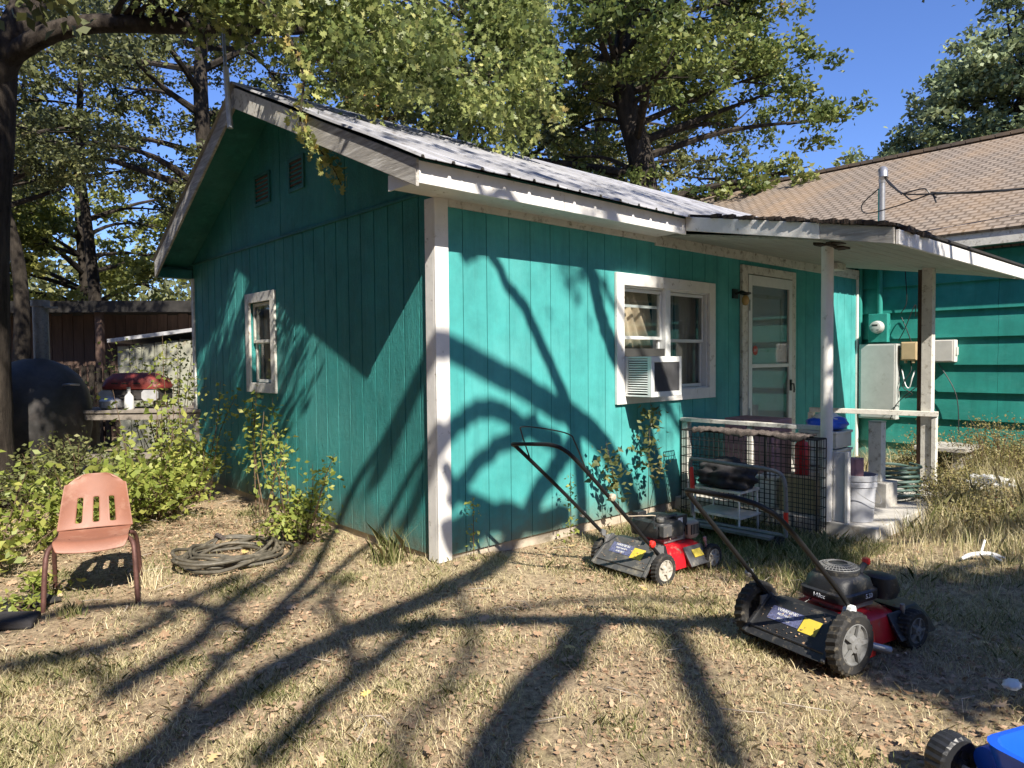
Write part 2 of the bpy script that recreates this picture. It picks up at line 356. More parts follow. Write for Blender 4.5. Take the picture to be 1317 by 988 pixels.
# ------------------------------------------------------------------ the small house
house = thing('small_house', 'small teal wood-sided house with white trim and ribbed metal roof', 'house', (0,0,0))
D, LX = 4.912, 7.15
def planks(horiz0, horiz1, z0, z1, pitch, start, holes, place, g=.011, top=None):
    """vertical grooved boards; place(u0,u1,z0,z1,d0,d1) adds a box; holes = (u0,u1,z0,z1)"""
    e = [horiz0]; u = start
    while u < horiz1-.02:
        if u > horiz0+.02: e.append(u)
        u += pitch
    e.append(horiz1)
    for a, b in zip(e[:-1], e[1:]):
        cuts = sorted({a+g/2, b-g/2} | {h for H in holes for h in H[:2] if a+g/2 < h < b-g/2})
        for c, d in zip(cuts[:-1], cuts[1:]):
            zz = [(z0, z1)]
            for H in holes:
                if H[0] < (c+d)/2 < H[1]: zz = [q for s, t in zz for q in ((s, min(t, H[2])), (max(s, H[3]), t)) if q[1]-q[0] > .005]
            for s, t in zz: place(c, d, s, t)
fh = [(2.0,3.42,1.07,2.07), (4.13,5.15,.08,2.30)]
m = MB(); planks(.0, LX, .012, 2.50, .2222, .238, fh, lambda a,b,s,t: m.box((a,0,s),(b,.010,t)), g=.006)
for a,b,s,t in ((.0,1.345,.012,2.5),(1.353,2.0,.012,2.5),(3.42,4.13,.012,2.5),(5.15,LX,.012,2.5),(2.0,3.42,.012,1.07),(2.0,3.42,2.07,2.5),(4.13,5.15,2.30,2.5)): m.box((a,.0095,s),(b,.09,t))
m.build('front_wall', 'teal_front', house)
gh = [(2.67,3.21,1.17,2.0)]
m = MB(); planks(.0, D, .012, 2.56, .2, .2, gh, lambda a,b,s,t: m.box((0,a,s),(.013,b,t)), g=.013)
for a,b,s,t in ((.0,2.67,.012,2.56),(3.21,D,.012,2.56),(2.67,3.21,.012,1.17),(2.67,3.21,2.0,2.56)): m.box((.0125,a+.0,s),(.09,b,t))
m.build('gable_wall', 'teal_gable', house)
RY, RZ = 2.49, 3.90                                # ridge
def rtop(y): return RZ-(RZ-2.655)*(RY-y)/(RY+.36) if y < RY else RZ-(RZ-2.59)*(y-RY)/(5.03-RY)
m = MB(); z0 = 2.575
for a, b in ((.0, 1.235),(1.247,2.455),(2.467,3.68),(3.692,D)):
    cut = [y for y in (a, RY, b) if a <= y <= b] if a < RY < b else [a, b]
    ys = cut; low = [(y, z0) for y in ys]; hi = [(y, max(z0+.002, rtop(y)-.075)) for y in ys]
    poly = low + hi[::-1]
    for xx in (.004, .09): pass
    k = len(poly); m.add([(.004, y, z) for y, z in poly]+[(.09, y, z) for y, z in poly], [tuple(range(k))[::-1], tuple(range(k, 2*k))]+[(i, (i+1)%k, k+(i+1)%k, k+i) for i in range(k)])
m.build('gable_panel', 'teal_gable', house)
m = MB(); m.box((-.018, 0, 2.556), (.02, D, 2.576)); m.build('gable_drip_strip', 'teal_dark', house)
# back walls (unseen but they shut the room)
m = MB(); m.box((0.1, D-.09, 0), (LX, D, 2.55)); m.box((LX-.09,.1,0),(LX,D-.1,2.55)); m.build('rear_wall', 'teal_dark', house)
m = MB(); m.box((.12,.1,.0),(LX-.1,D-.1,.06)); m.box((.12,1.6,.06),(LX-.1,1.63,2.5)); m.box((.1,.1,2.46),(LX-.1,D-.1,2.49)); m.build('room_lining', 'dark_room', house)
m = MB(); m.box((.03,.02,-.3),(2.75,.16,.010)); m.box((2.75,.02,-.3),(LX,.16,.010)); m.box((.02,.17,-.3),(.16,D-.02,.010)); m.build('foundation', 'foundation', house)
# corner boards
m = MB(); m.box((-.022,-.022,-.02),(.095,-.0015,2.515)); m.build('corner_board', 'white', house, bevel=.003)
m = MB(); m.box((-.022,-.001,-.02),(-.0015,.098,2.515)); m.build('corner_board', 'white', house, bevel=.003)
m = MB(); m.box((-.02,D-.05,-.02),(-.0015,D+.02,2.4)); m.build('corner_board', 'white_worn', house)
m = MB(); m.box((LX-.10,-.022,.02),(LX-.045,-.0015,2.45)); m.build('corner_board', 'white', house)
# frieze, soffit, fascia
m = MB(); m.box((.097,-.024,2.466),(2.5,-.0015,2.527)); m.box((2.503,-.024,2.440),(LX,-.0015,2.56)); m.build('frieze_board', 'white_worn', house, bevel=.003)
m = MB(); m.box((-.36,-.325,2.515),(2.5,-.0,2.53)); m.build('soffit', 'white', house)
m = MB(); m.box((-.375,-.325,2.50),(-.362,-.0,2.60)); m.build('soffit_end', 'white', house)
m = MB(); m.box((-.375,-.352,2.49),(.92,-.327,2.628)); m.box((.923,-.352,2.49),(2.495,-.327,2.628)); m.build('fascia_board', 'white', house, bevel=.003)
def rake(y0, y1, name, mat, x=-.4, h=.17):
    m = MB(); z0, z1 = rtop(y0)-.022, rtop(y1)-.022; hh = h
    poly = [(y0, z0), (y1, z1), (y1, z1-hh*1.1), (y0, z0-hh)]
    m.add([(x, y, z) for y, z in poly]+[(x+.024, y, z) for y, z in poly], [(0,1,2,3),(7,6,5,4),(0,4,5,1),(1,5,6,2),(2,6,7,3),(3,7,4,0)])
    return m.build(name, mat, house, bevel=.003)
tag(rake(-.352, 1.2, 'rake_board', 'wood_grey'), 'weathered bare grey rake board with flaking paint')
rake(1.203, RY, 'rake_board', 'white_worn'); rake(RY+.003, 5.0, 'rake_board', 'wood_grey')
# roof underside over the gable (deck seen from below), eave return at the far end
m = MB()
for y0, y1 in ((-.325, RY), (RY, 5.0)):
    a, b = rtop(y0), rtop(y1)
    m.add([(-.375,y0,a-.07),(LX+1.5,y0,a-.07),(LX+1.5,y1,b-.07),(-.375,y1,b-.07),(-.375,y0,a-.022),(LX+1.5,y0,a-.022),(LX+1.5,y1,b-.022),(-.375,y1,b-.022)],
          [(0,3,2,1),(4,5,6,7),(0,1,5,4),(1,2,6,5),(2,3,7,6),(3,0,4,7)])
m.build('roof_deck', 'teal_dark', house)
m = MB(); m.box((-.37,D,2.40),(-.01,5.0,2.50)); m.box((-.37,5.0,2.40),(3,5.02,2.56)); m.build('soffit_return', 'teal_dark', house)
# ribbed roof sheets
def ribbed(x0, x1, ya, yb, za, zb, pitch=.235):
    prof = []; x = x0
    while x < x1-.001:
        for dx, dz in ((0,0),(.008,.018),(.03,.018),(.038,0),(.11,.0),(.115,.004),(.125,.004),(.13,0)): 
            if x+dx < x1: prof.append((x+dx, dz))
        x += pitch
    prof.append((x1, 0)); m = MB(); k = len(prof); NY = 14
    for j in range(NY+1):
        t = j/NY
        for x, dz in prof: m.v.append((x, ya+(yb-ya)*t, za+(zb-za)*t+dz+.004*math.sin(x*2.3+j)))
    for j in range(NY):
        for i in range(k-1): m.f.append((j*k+i, j*k+i+1, (j+1)*k+i+1, (j+1)*k+i))
    return m
q = ribbed(-.42, 8.75, -.43, RY, rtop(-.43)+.004, RZ+.01).build('roof', 'roof_metal', house)
s = q.modifiers.new('t', 'SOLIDIFY'); s.thickness = .004
q = ribbed(-.42, 8.75, 5.06, RY, 2.585, RZ+.01).build('roof', 'roof_metal', house)
m = MB(); m.add([(-.425,RY-.13,RZ-.035),(8.7,RY-.13,RZ-.035),(8.7,RY,RZ+.03),(-.425,RY,RZ+.03),(8.7,RY+.13,RZ-.045),(-.425,RY+.13,RZ-.045)],[(0,1,2,3),(3,2,4,5)]); m.build('ridge_cap', 'roof_metal', house)
# gable vents
for ya, yb, za, zb in ((2.66,3.02,2.94,3.245),(1.94,2.25,2.945,3.245)):
    m = MB(); 
    m.box((-.014,ya,za),(.003,ya+.03,zb)); m.box((-.014,yb-.03,za),(.003,yb,zb)); m.box((-.014,ya+.03,za),(.003,yb-.03,za+.03)); m.box((-.014,ya+.03,zb-.03),(.003,yb-.03,zb))
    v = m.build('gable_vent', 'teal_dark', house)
    m = MB()
    for k in range(6):
        z = za+.055+k*.04; m.box((-.010,ya+.03,z),(.002,yb-.03,z+.012), rot=Matrix.Rotation(R(25),3,'Y'))
    m.build('louvre', 'wood_brown', v)

# windows ------------------------------------------------------------
def curtain(name, p0, du, wid, z0, z1, mat, parent, amp=.03, fold=9, gather=0.):
    m = MB(); n = 60
    for j, z in enumerate((z0, (z0+z1)/2, z1)):
        for i in range(n+1):
            t = i/n; a = amp*math.sin(t*fold*2*math.pi+j*.3)+amp*.4*math.sin(t*fold*5.1)
            nx, ny = -du[1], du[0]
            sh = gather*(1-j/2)*t
            m.v.append((p0[0]+du[0]*(t*wid+sh)+nx*a, p0[1]+du[1]*(t*wid+sh)+ny*a, z))
    for j in range(2):
        for i in range(n): m.f.append((j*(n+1)+i, j*(n+1)+i+1, (j+1)*(n+1)+i+1, (j+1)*(n+1)+i))
    q = m.build(name, mat, parent, smooth=True); s = q.modifiers.new('t','SOLIDIFY'); s.thickness = .003; return q
win = MB()
for a, b in (((1.92,-.03,.99),(2.025,-.0015,2.15)),((3.39,-.03,.99),(3.5,-.0015,2.15)),((2.027,-.03,2.045),(3.388,-.0015,2.15)),((2.027,-.03,.99),(3.388,-.0015,1.095))): win.box(a, b)
W1 = win.build('double_window', 'white', house, bevel=.003)
m = MB()
for a, b in (((2.01,0.0,1.08),(2.05,.085,2.06)),((3.37,0,1.08),(3.41,.085,2.06)),((2.66,-.012,1.08),(2.74,.085,2.06)),((2.05,.0,2.03),(2.66,.085,2.06)),((2.74,0,2.03),(3.37,.085,2.06)),((2.05,0,1.08),(2.66,.085,1.105)),((2.74,0,1.08),(3.37,.085,1.105))): m.box(a, b)
m.build('frame', 'white_clean', W1, bevel=.002)
for (x0, x1, low0, low1, up0, up1) in ((2.055,2.655,1.40,1.60,1.57,2.025),(2.745,3.365,1.11,1.575,1.55,2.025)):
    for (s, t, yy) in ((up0, up1, .03), (low0, low1, .052)):
        m = MB(); k = .028
        m.box((x0,yy,s),(x0+k,yy+.02,t)); m.box((x1-k,yy,s),(x1,yy+.02,t)); m.box((x0+k,yy,s),(x1-k,yy+.02,s+k)); m.box((x0+k,yy,t-k),(x1-k,yy+.02,t))
        sh = m.build('sash', 'white_clean', W1)
        m = MB(); m.box((x0+k,yy+.007,s+k),(x1-k,yy+.011,t-k)); m.build('pane', 'glass' if x0 < 2.5 else 'glass_dark', sh)
m = MB(); m.box((2.06,.055,1.86),(2.65,.062,1.885)); m.build('curtain_rod', 'white_clean', W1)
curtain('curtain', (2.05,.16), (1,0), .30, 1.35, 2.05, 'curtain', W1, .035, 4, .42)
curtain('curtain', (2.40,.22), (1,0), .28, 1.35, 2.05, 'curtain', W1, .03, 3, .2)
curtain('curtain', (2.72,.16), (1,0), .28, 1.08, 2.05, 'curtain_grey', W1, .03, 4)
curtain('curtain', (3.1,.16), (1,0), .3, 1.08, 2.05, 'curtain_grey', W1, .03, 4)
win = MB()
for a, b in (((-.026,2.59,1.09),(-.0015,2.685,2.09)),((-.026,3.195,1.09),(-.0015,3.29,2.09)),((-.026,2.687,1.995),(-.0015,3.193,2.09)),((-.026,2.687,1.09),(-.0015,3.193,1.185))): win.box(a, b)
W2 = win.build('side_window', 'white_worn', house, bevel=.003)
for s, t, xx in ((1.59,1.99,.02),(1.19,1.61,.04)):
    m = MB(); k = .03; a, b = 2.69, 3.19
    m.box((xx,a,s),(xx+.02,a+k,t)); m.box((xx,b-k,s),(xx+.02,b,t)); m.box((xx,a+k,s),(xx+.02,b-k,s+k)); m.box((xx,a+k,t-k),(xx+.02,b-k,t))
    sh = m.build('sash', 'white_worn', W2); m = MB(); m.box((xx+.008,a+k,s+k),(xx+.012,b-k,t-k)); m.build('pane', 'glass_dark', sh)
curtain('curtain', (.14,2.98), (0,1), .2, 1.19, 2.0, 'curtain', W2, .015, 3)
# screen door ----------------------------------------------------------
m = MB()
for a, b in (((4.02,-.035,.08),(4.13,-.0015,2.39)),((5.15,-.035,.08),(5.24,-.0015,2.39)),((4.132,-.035,2.30),(5.148,-.0015,2.39))): m.box(a, b)
DR = m.build('front_door', 'white_worn', house, bevel=.003)
m = MB()
x0, x1, zb, zt = 4.14, 5.14, .1, 2.29
for a, b in (((x0,-.04,zb),(x0+.075,-.008,zt)),((x1-.075,-.04,zb),(x1,-.008,zt)),((x0+.075,-.04,zt-.11),(x1-.075,-.008,zt)),((x0+.075,-.04,zb),(x1-.075,-.008,zb+.22)),((x0+.075,-.036,1.28),(x1-.075,-.012,1.32))): m.box(a, b)
SD = m.build('screen_door', 'white_clean', DR, bevel=.002)
m = MB(); m.box((x0+.075,-.026,1.32),(x1-.075,-.022,zt-.11)); m.box((x0+.075,-.026,zb+.22),(x1-.075,-.022,1.28)); m.build('pane', 'glass_dark', SD)
m = MB(); m.box((4.16,.03,.1),(5.12,.07,2.28)); m.build('inner_door', 'white_clean', DR)
m = MB()
for a, b in (((4.27,.018,1.45),(4.31,.03,2.1)),((4.97,.018,1.45),(5.01,.03,2.1)),((4.31,.018,2.06),(4.97,.03,2.1)),((4.31,.018,1.45),(4.97,.03,1.49))): m.box(a, b)
m.build('door_moulding', 'white_worn', DR)
m = MB(); m.box((5.075,-.055,1.0),(5.11,-.04,1.13)); m.tube([(5.09,-.05,1.08),(5.09,-.085,1.08),(5.09,-.09,1.03),(5.085,-.09,.98)],.009); m.build('handle', 'black_metal', SD)
m = MB()
for z in (.35,.72,1.9): m = MB(); m.box((4.145,-.047,z),(4.165,-.04,z+.12)); m.build('hinge', 'steel', SD)
m = MB(); m.lathe([(.055,0),(.055,.003)], 8, (4.30,-.031,1.47), 'y'); st = m.build('round_decal', 'trash_red', SD)
tag(st, 'small red octagonal decal on the glass')
def text(s, size, loc, rot, mat, parent, name='lettering', ext=.0006):
    cu = bpy.data.curves.new(name, 'FONT'); cu.body = s; cu.size = size; cu.extrude = ext; cu.align_x = 'CENTER'; cu.align_y = 'CENTER'
    o = bpy.data.objects.new(name, cu); C.objects.link(o); o.location = loc; o.rotation_euler = rot; o.parent = parent; cu.materials.append(M[mat])
    return o
text('24/7', .045, (4.30,-.0325,1.4715), (R(90),0,0), 'white_clean', SD)
# lamp
m = MB(); m.box((3.86,-.02,2.02),(3.96,-.0015,2.12)); m.tube([(3.91,-.02,2.07),(3.91,-.09,2.09),(3.91,-.13,2.07)],.014); m.lathe([(.055,2.075),(.06,2.06),(.02,2.045)],14,(3.91,-.13,0)); LA = m.build('wall_lamp', 'black_metal', house, smooth=True)
m = MB(); m.lathe([(.018,2.045),(.035,2.02),(.04,1.985),(.028,1.95),(.005,1.94)],14,(3.91,-.13,0)); m.build('bulb', 'amber', LA, smooth=True)

# porch ---------------------------------------------------------------
PX0, PX1, PY = 2.5, 6.15, -2.08
m = MB()
def slab4(m, x0, x1, ya, yb, za, zb, th, n=1, gap=.0):
    w = (yb-ya)/n
    for i in range(n):
        a, b = ya+w*i, ya+w*(i+1)-gap*(1 if w > 0 else -1); z1_, z2_ = za+(zb-za)*i/n, za+(zb-za)*(b-ya)/(yb-ya)
        m.add([(x0,a,z1_),(x1,a,z1_),(x1,b,z2_),(x0,b,z2_),(x0,a,z1_+th),(x1,a,z1_+th),(x1,b,z2_+th),(x0,b,z2_+th)],[(0,3,2,1),(4,5,6,7),(0,1,5,4),(1,2,6,5),(2,3,7,6),(3,0,4,7)])
slab4(m, PX0+.03, PX1-.03, -.026, PY+.03, 2.535, 2.205, .018, 12, .006)
m.build('porch_ceiling', 'soffit', house)
m = MB(); slab4(m, PX0-.02, PX1+.02, -.33, PY-.02, 2.655, 2.315, .02, 1); m.build('porch_roof', 'shingle_dark', house)
def fascia(a, b, ha, hb, th, name, mat, bev=.003):
    m = MB(); a = V(a); b = V(b); d = (b-a); nrm = V((d.y,-d.x,0)).normalized()*th
    m.add([a, b, b+V((0,0,hb)), a+V((0,0,ha)), a+nrm, b+nrm, b+nrm+V((0,0,hb)), a+nrm+V((0,0,ha))],[(0,1,2,3),(7,6,5,4),(0,4,5,1),(1,5,6,2),(2,6,7,3),(3,7,4,0)])
    return m.build(name, mat, house, bevel=bev)
zf = lambda y: 2.525+(y+.35)*.1937
fascia((PX0,-.355,zf(-.355)),(PX0,-1.55,zf(-1.55)),.122,.122,.024,'porch_fascia','white')
tag(fascia((PX0,-1.553,zf(-1.553)),(PX0,PY,zf(PY)),.122,.118,.024,'porch_fascia','wood_grey'), 'bare weathered grey end of the porch fascia')
fascia((PX0-.0,PY-.027,zf(PY)-.003),(PX1,PY-.027,zf(PY)-.003),.105,.105,-.024,'porch_fascia','white')
fascia((PX1,-.05,zf(-.05)),(PX1,PY,zf(PY)),.12,.12,-.02,'porch_fascia','white_worn')
m = MB()
for k in range(46):
    t = random.random(); y = -.5-1.6*t**.7; z = zf(y)+.13; m.box((PX0-.045,y-.03*random.random()-.01,z-.004),(PX0+.02,y+.06*random.random(),z+.01+.018*random.random()), rot=Matrix.Rotation(random.uniform(-.3,.3),3,'Z'))
for k in range(14):
    x = PX0+.05+random.random()*.5; m.box((x,PY-.05,zf(PY)+.10),(x+.06,PY+.02,zf(PY)+.135), rot=Matrix.Rotation(random.uniform(-.4,.4),3,'X'))
tag(m.build('rotten_roof_edge', 'rotten', house), kind='stuff')
m = MB()
for x, y, z, w_ in ((2.76,-1.45,2.297,.16),(3.0,-1.5,2.29,.1),(2.6,-1.62,2.262,.1)): 
    for k in range(5): m.box((x+random.uniform(-.08,.08),y+random.uniform(-.06,.06),z-.02*random.random()),(x+.05+random.uniform(0,.05),y+.05,z+.012))
tag(m.build('rotten_patch', 'rotten', house), kind='stuff')
m = MB(); m.lathe([(.047,.05),(.047,2.31)], 20, (2.85,-1.45,0)); m.build('porch_post', 'white', house, smooth=True)
m = MB(); m.box((5.20,-1.50,.05),(5.30,-1.40,2.31)); tag(m.build('porch_post', 'white_worn', house, bevel=.004), 'square wooden porch post with peeling white paint')
m = MB(); m.box((5.305,-1.42,.05),(5.36,-1.33,2.3)); m.build('porch_post_backing', 'wood_brown', house)
m = MB(); m.box((2.83,-1.85,-.15),(5.35,.015,.055)); m.build('porch_slab', 'concrete', house, bevel=.01)
rl = MB(); rl.beam((2.93,-.02,.80),(2.93,-1.40,.80),.09,.035); rl.box((2.90,-.09,.056),(2.97,-.025,.78)); rl.box((2.905,-.76,.056),(2.955,-.71,.78)); rl.build('railing', 'white_worn', house, bevel=.003)
rl = MB(); rl.beam((4.93,-.35,.80),(5.22,-1.56,.79),.09,.05); rl.box((4.90,-.40,.056),(4.96,-.34,.77)); rl.box((5.18,-1.55,.056),(5.25,-1.507,.76)); rl.build('railing', 'white_worn', house, bevel=.003)
m = MB(); m.box((2.862,-1.60,.056),(2.885,-1.50,.62)); m.box((2.835,-1.628,.056),(2.888,-1.602,.63)); m.build('porch_board', 'white', house, bevel=.003)
# porch ceiling light box
m = MB(); m.box((5.0,-.62,2.36),(5.22,-.48,2.43)); m.build('ceiling_box', 'white_worn', house)

# ------------------------------------------------------------------ the big house
big = thing('large_house', 'larger teal lap-sided house with tan shingle roof behind the porch', 'house', (7.2,-1,0))
def LB(m): m.v = [(x-7.2, y+1, z) for x, y, z in m.v]; return m
m = MB(); z = -.2
lz = [-.45,-.10,.243,.588,.933,1.278,1.623,1.966,2.31,2.655]
for a, b in zip(lz[:-1], lz[1:]):
    for y0, y1 in ((-9,-5.2),(-5.197,-1.62),(-1.617,0.02)):
        yy0, yy1 = y0, y1
        m.add([(7.155,yy0,a),(7.155,yy1,a),(7.198,yy1,b+.012),(7.198,yy0,b+.012),(7.22,yy0,a),(7.22,yy1,a),(7.22,yy1,b+.012),(7.22,yy0,b+.012)],[(0,1,2,3),(7,6,5,4),(0,4,5,1),(1,5,6,2),(2,6,7,3),(3,7,4,0)])
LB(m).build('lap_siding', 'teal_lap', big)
m = MB(); m.box((7.221,-9,-.4),(7.4,12,2.69)); m.box((7.4,-9,-.4),(15,-8.8,2.69)); LB(m).build('wall', 'teal_dark', big)
m = MB(); m.box((7.165,.0+.022,-.1),(7.221,12,2.69)); LB(m).build('side_wall', 'teal_dark', big)
ex, ez, rx, rz_ = 6.93, 2.88, 11.0, 5.0
m = MB(); m.add([(ex-.03,-9.5,ez-.0),(ex-.03,14,ez-.0),(rx,14,rz_),(rx,-9.5,rz_),(rx+4.3,14,ez),(rx+4.3,-9.5,ez)],[(0,1,2,3),(3,2,4,5)])
q = LB(m).build('shingle_roof', 'shingles', big); s = q.modifiers.new('t','SOLIDIFY'); s.thickness = .03; s.offset = -1
m = MB(); m.box((ex,-9.4,ez-.18),(ex+.022,13.9,ez-.025)); LB(m).build('fascia', 'white_worn', big, bevel=.003)
m = MB(); m.box((ex+.024,-9.4,ez-.165),(7.2,13.9,ez-.15)); LB(m).build('soffit', 'teal_dark', big)
m = MB(); 
for k in range(110):
    y = -9.4+k*.213; m.box((rx-.14,y,rz_-.035),(rx+.1,y+.2,rz_+.02), rot=Matrix.Rotation(random.uniform(-.02,.05),3,'X'))
LB(m).build('ridge_cap', 'shingles', big)
# meter, panel, boxes, conduits
m = MB(); m.box((7.06,-.40,1.58),(7.19,-.16,1.96)); MT = LB(m).build('meter_box', 'teal_lap', big, bevel=.006)
m = MB(); m.lathe([(.085,7.055),(.085,7.03),(.078,7.02),(.078,6.985),(.070,6.955),(.03,6.945)][::-1],28,(0,-.285,1.78),'x'); q = LB(m).build('round_meter', 'panel_grey', MT, smooth=True)
m = MB(); m.box((6.944,-.32,1.79),(6.95,-.25,1.815)); m.box((6.948,-.335,1.74),(6.953,-.235,1.745)); m.box((6.948,-.325,1.76),(6.953,-.245,1.763)); LB(m).build('meter_dial', 'black_plastic', q)
m = MB(); m.tube([(7.12,-.285,1.96),(7.12,-.285,3.62)],.034,14); LB(m).build('conduit', 'teal_lap', big, smooth=True)
m = MB(); m.tube([(7.12,-.30,2.95),(7.12,-.30,3.72)],.040,14); WH = LB(m).build('service_mast', 'steel', big, smooth=True)
m = MB(); m.tube(curve([(7.12,-.30,3.70),(7.10,-.31,3.80),(7.03,-.34,3.83),(6.97,-.37,3.79),(6.95,-.38,3.72)],5),[.045]*5+[.06]*8+[.055]*8,12); LB(m).build('weatherhead', 'steel', WH, smooth=True)
m = MB()
for k in range(3):
    a = .06*k; m.tube(curve([(6.97,-.37,3.75),(6.90,-.48-a,3.60-a),(6.93,-.62,3.47),(6.9,-.75-a,3.36+a),(6.9,-.95,3.40),(6.88,-1.02,3.28+a)],8),.009,6)
m.tube(curve([(7.0,-.3,3.6),(6.98,-.1,3.42),(6.99,-.16,3.3),(6.95,-.5,3.32),(6.9,-.95,3.40)],8),.008,6)
LB(m).build('wire_loop', 'wire', WH, smooth=True)
m = MB(); m.tube([(7.12,-.03,1.56),(7.12,-.03,2.62)],.028,12); m.tube([(7.13,.06-.12+.12-.005,.05),(7.13,.055-.0,2.6)],.012,8); LB(m).build('conduit', 'teal_lap', big, smooth=True)
m = MB(); m.box((7.05,-.52,.555),(7.19,-.045,1.555)); BP = LB(m).build('electrical_panel', 'panel_grey', big, bevel=.008)
m = MB(); m.box((7.035,-.50,.575),(7.049,-.075,1.54)); LB(m).build('panel_door', 'panel_grey', BP, bevel=.004)
m = MB(); m.box((7.08,-.755,1.335),(7.18,-.56,1.575)); UB = LB(m).build('cable_box', 'box_tan', big, bevel=.01); m = MB(); m.box((7.07,-.74,1.35),(7.08,-.575,1.56)); m.box((7.09,-.72,1.3),(7.14,-.69,1.335)); m.box((7.09,-.62,1.3),(7.14,-.6,1.335)); LB(m).build('box_lid', 'box_tan', UB, bevel=.003)
m = MB(); m.box((7.06,-1.19,1.31),(7.18,-.87,1.59)); UB = LB(m).build('phone_box', 'box_white', big, bevel=.01); m = MB(); m.box((7.05,-1.165,1.325),(7.06,-.89,1.58)); m.box((7.09,-1.21,1.40),(7.14,-1.19,1.50)); LB(m).build('box_lid', 'box_white', UB, bevel=.003)
m = MB()
for pts in ([(7.15,-.66,1.33),(7.1,-.68,1.2),(7.05,-.60,1.0),(7.1,-.70,.9),(7.08,-.62,.84)], [(7.1,-.56,1.9),(7.1,-.62,1.75),(7.12,-.68,1.56)],[(7.1,-.60,2.5),(7.1,-.62,2.1),(7.1,-.55,1.95)],[(7.1,-.53,1.6),(7.05,-.62,1.75),(7.1,-.72,2.05),(7.12,-.72,1.9)],[(7.1,-1.0,1.3),(7.1,-1.2,.9),(7.05,-1.25,.4)],[(7.05,-.45,.56),(6.9,-.6,.8),(7.0,-.9,1.1)],[(7.1,.05,1.6),(7.05,.08,1.1),(7.0,.02,.95),(7.05,.06,.8)]):
    m.tube(curve(pts,7),.006,5)
LB(m).build('loose_wire', 'wire', big)
m = MB(); m.tube(curve([(7.13,-.56,1.22),(7.08,-.62,1.02),(7.1,-.66,.98),(7.08,-.70,1.1),(7.12,-.72,1.2)],7),.008,5); tag(LB(m).build('loose_wire', 'white_clean', big), 'white loop of loose wire under the cable box')
# overhead cable
m = MB(); pts = []
for k in range(25):
    t = k/24; pts.append((6.9+2.2*t-.0, -.95-9*t, 3.40+1.3*t*t+.0*t+.9*(t*t-t)))
m.tube(pts,.014,6); m.tube([(a+.02*math.sin(i*2.),b,c_+.02*math.cos(i*2.)) for i,(a,b,c_) in enumerate(pts)],.009,5)
tag(m.build('overhead_cable', 'wire', smooth=True), 'black twisted overhead power cable running off from the service mast', 'cable')
# pipe at the gable apex
m = MB(); m.tube([(-.445,RY-.02,3.50),(-.455,RY+.03,4.05)],.026,12)
pm = m.build('pipe_mast', 'galv', smooth=True); tag(pm, 'short upright grey metal pipe fixed to the gable peak', 'pipe')
m = MB(); m.tube([(-.455,RY+.03,4.0),(-.462,RY+.06,4.45)],.016,8); m.build('thin_rod', 'steel', pm)
# ------------------------------------------------------------------ window air conditioner
ac = thing('air_conditioner', 'white window air conditioner with dark coil sticking out below the sash', 'air conditioner', (2.03,0,1.06))
m = MB(); w_, d_, h_ = .45, .30, .35
m.box((0,-d_,0),(w_,.05,.015)); m.box((0,-d_,h_-.015),(w_,.05,h_)); m.box((0,-d_,.015),(.012,-d_+.03,h_-.015)); m.box((0,-.06,.015),(.012,.05,h_-.015)); m.box((w_-.012,-d_,.015),(w_,.05,h_-.015)); m.box((.03,-d_+.03,.02),(w_-.02,.04,h_-.02))
m.build('casing', 'white_clean', ac, bevel=.003)
m = MB()
for k in range(15): z = .03+k*.0205; m.box((-.003,-d_+.03,z),(.012,-.06,z+.008), rot=Matrix.Rotation(R(25),3,'Y'))
m.build('side_louvre', 'white_clean', ac)
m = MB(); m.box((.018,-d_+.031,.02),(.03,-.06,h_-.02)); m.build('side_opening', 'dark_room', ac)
m = MB(); t = .045
m.box((0,-d_-.012,0),(w_,-d_-.001,t)); m.box((0,-d_-.012,h_-.05),(w_,-d_-.001,h_)); m.box((0,-d_-.012,t),(t,-d_-.001,h_-.05)); m.box((w_-.03,-d_-.012,t),(w_,-d_-.001,h_-.05)); m.build('rear_frame', 'white_clean', ac, bevel=.003)
m = MB()
for k in range(46): x = t+k*.0092; m.box((x,-d_-.005,t),(x+.0035,-d_+.02,h_-.05))
m.box((t,-d_+.005,t),(w_-.03,-d_+.025,h_-.05)); m.build('condenser_fins', 'coil_grey', ac)
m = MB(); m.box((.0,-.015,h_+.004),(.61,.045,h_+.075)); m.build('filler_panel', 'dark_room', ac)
m = MB(); m.box((.452,-.02,.0),(.63,.04,h_)); m.build('side_curtain', 'white_clean', ac)

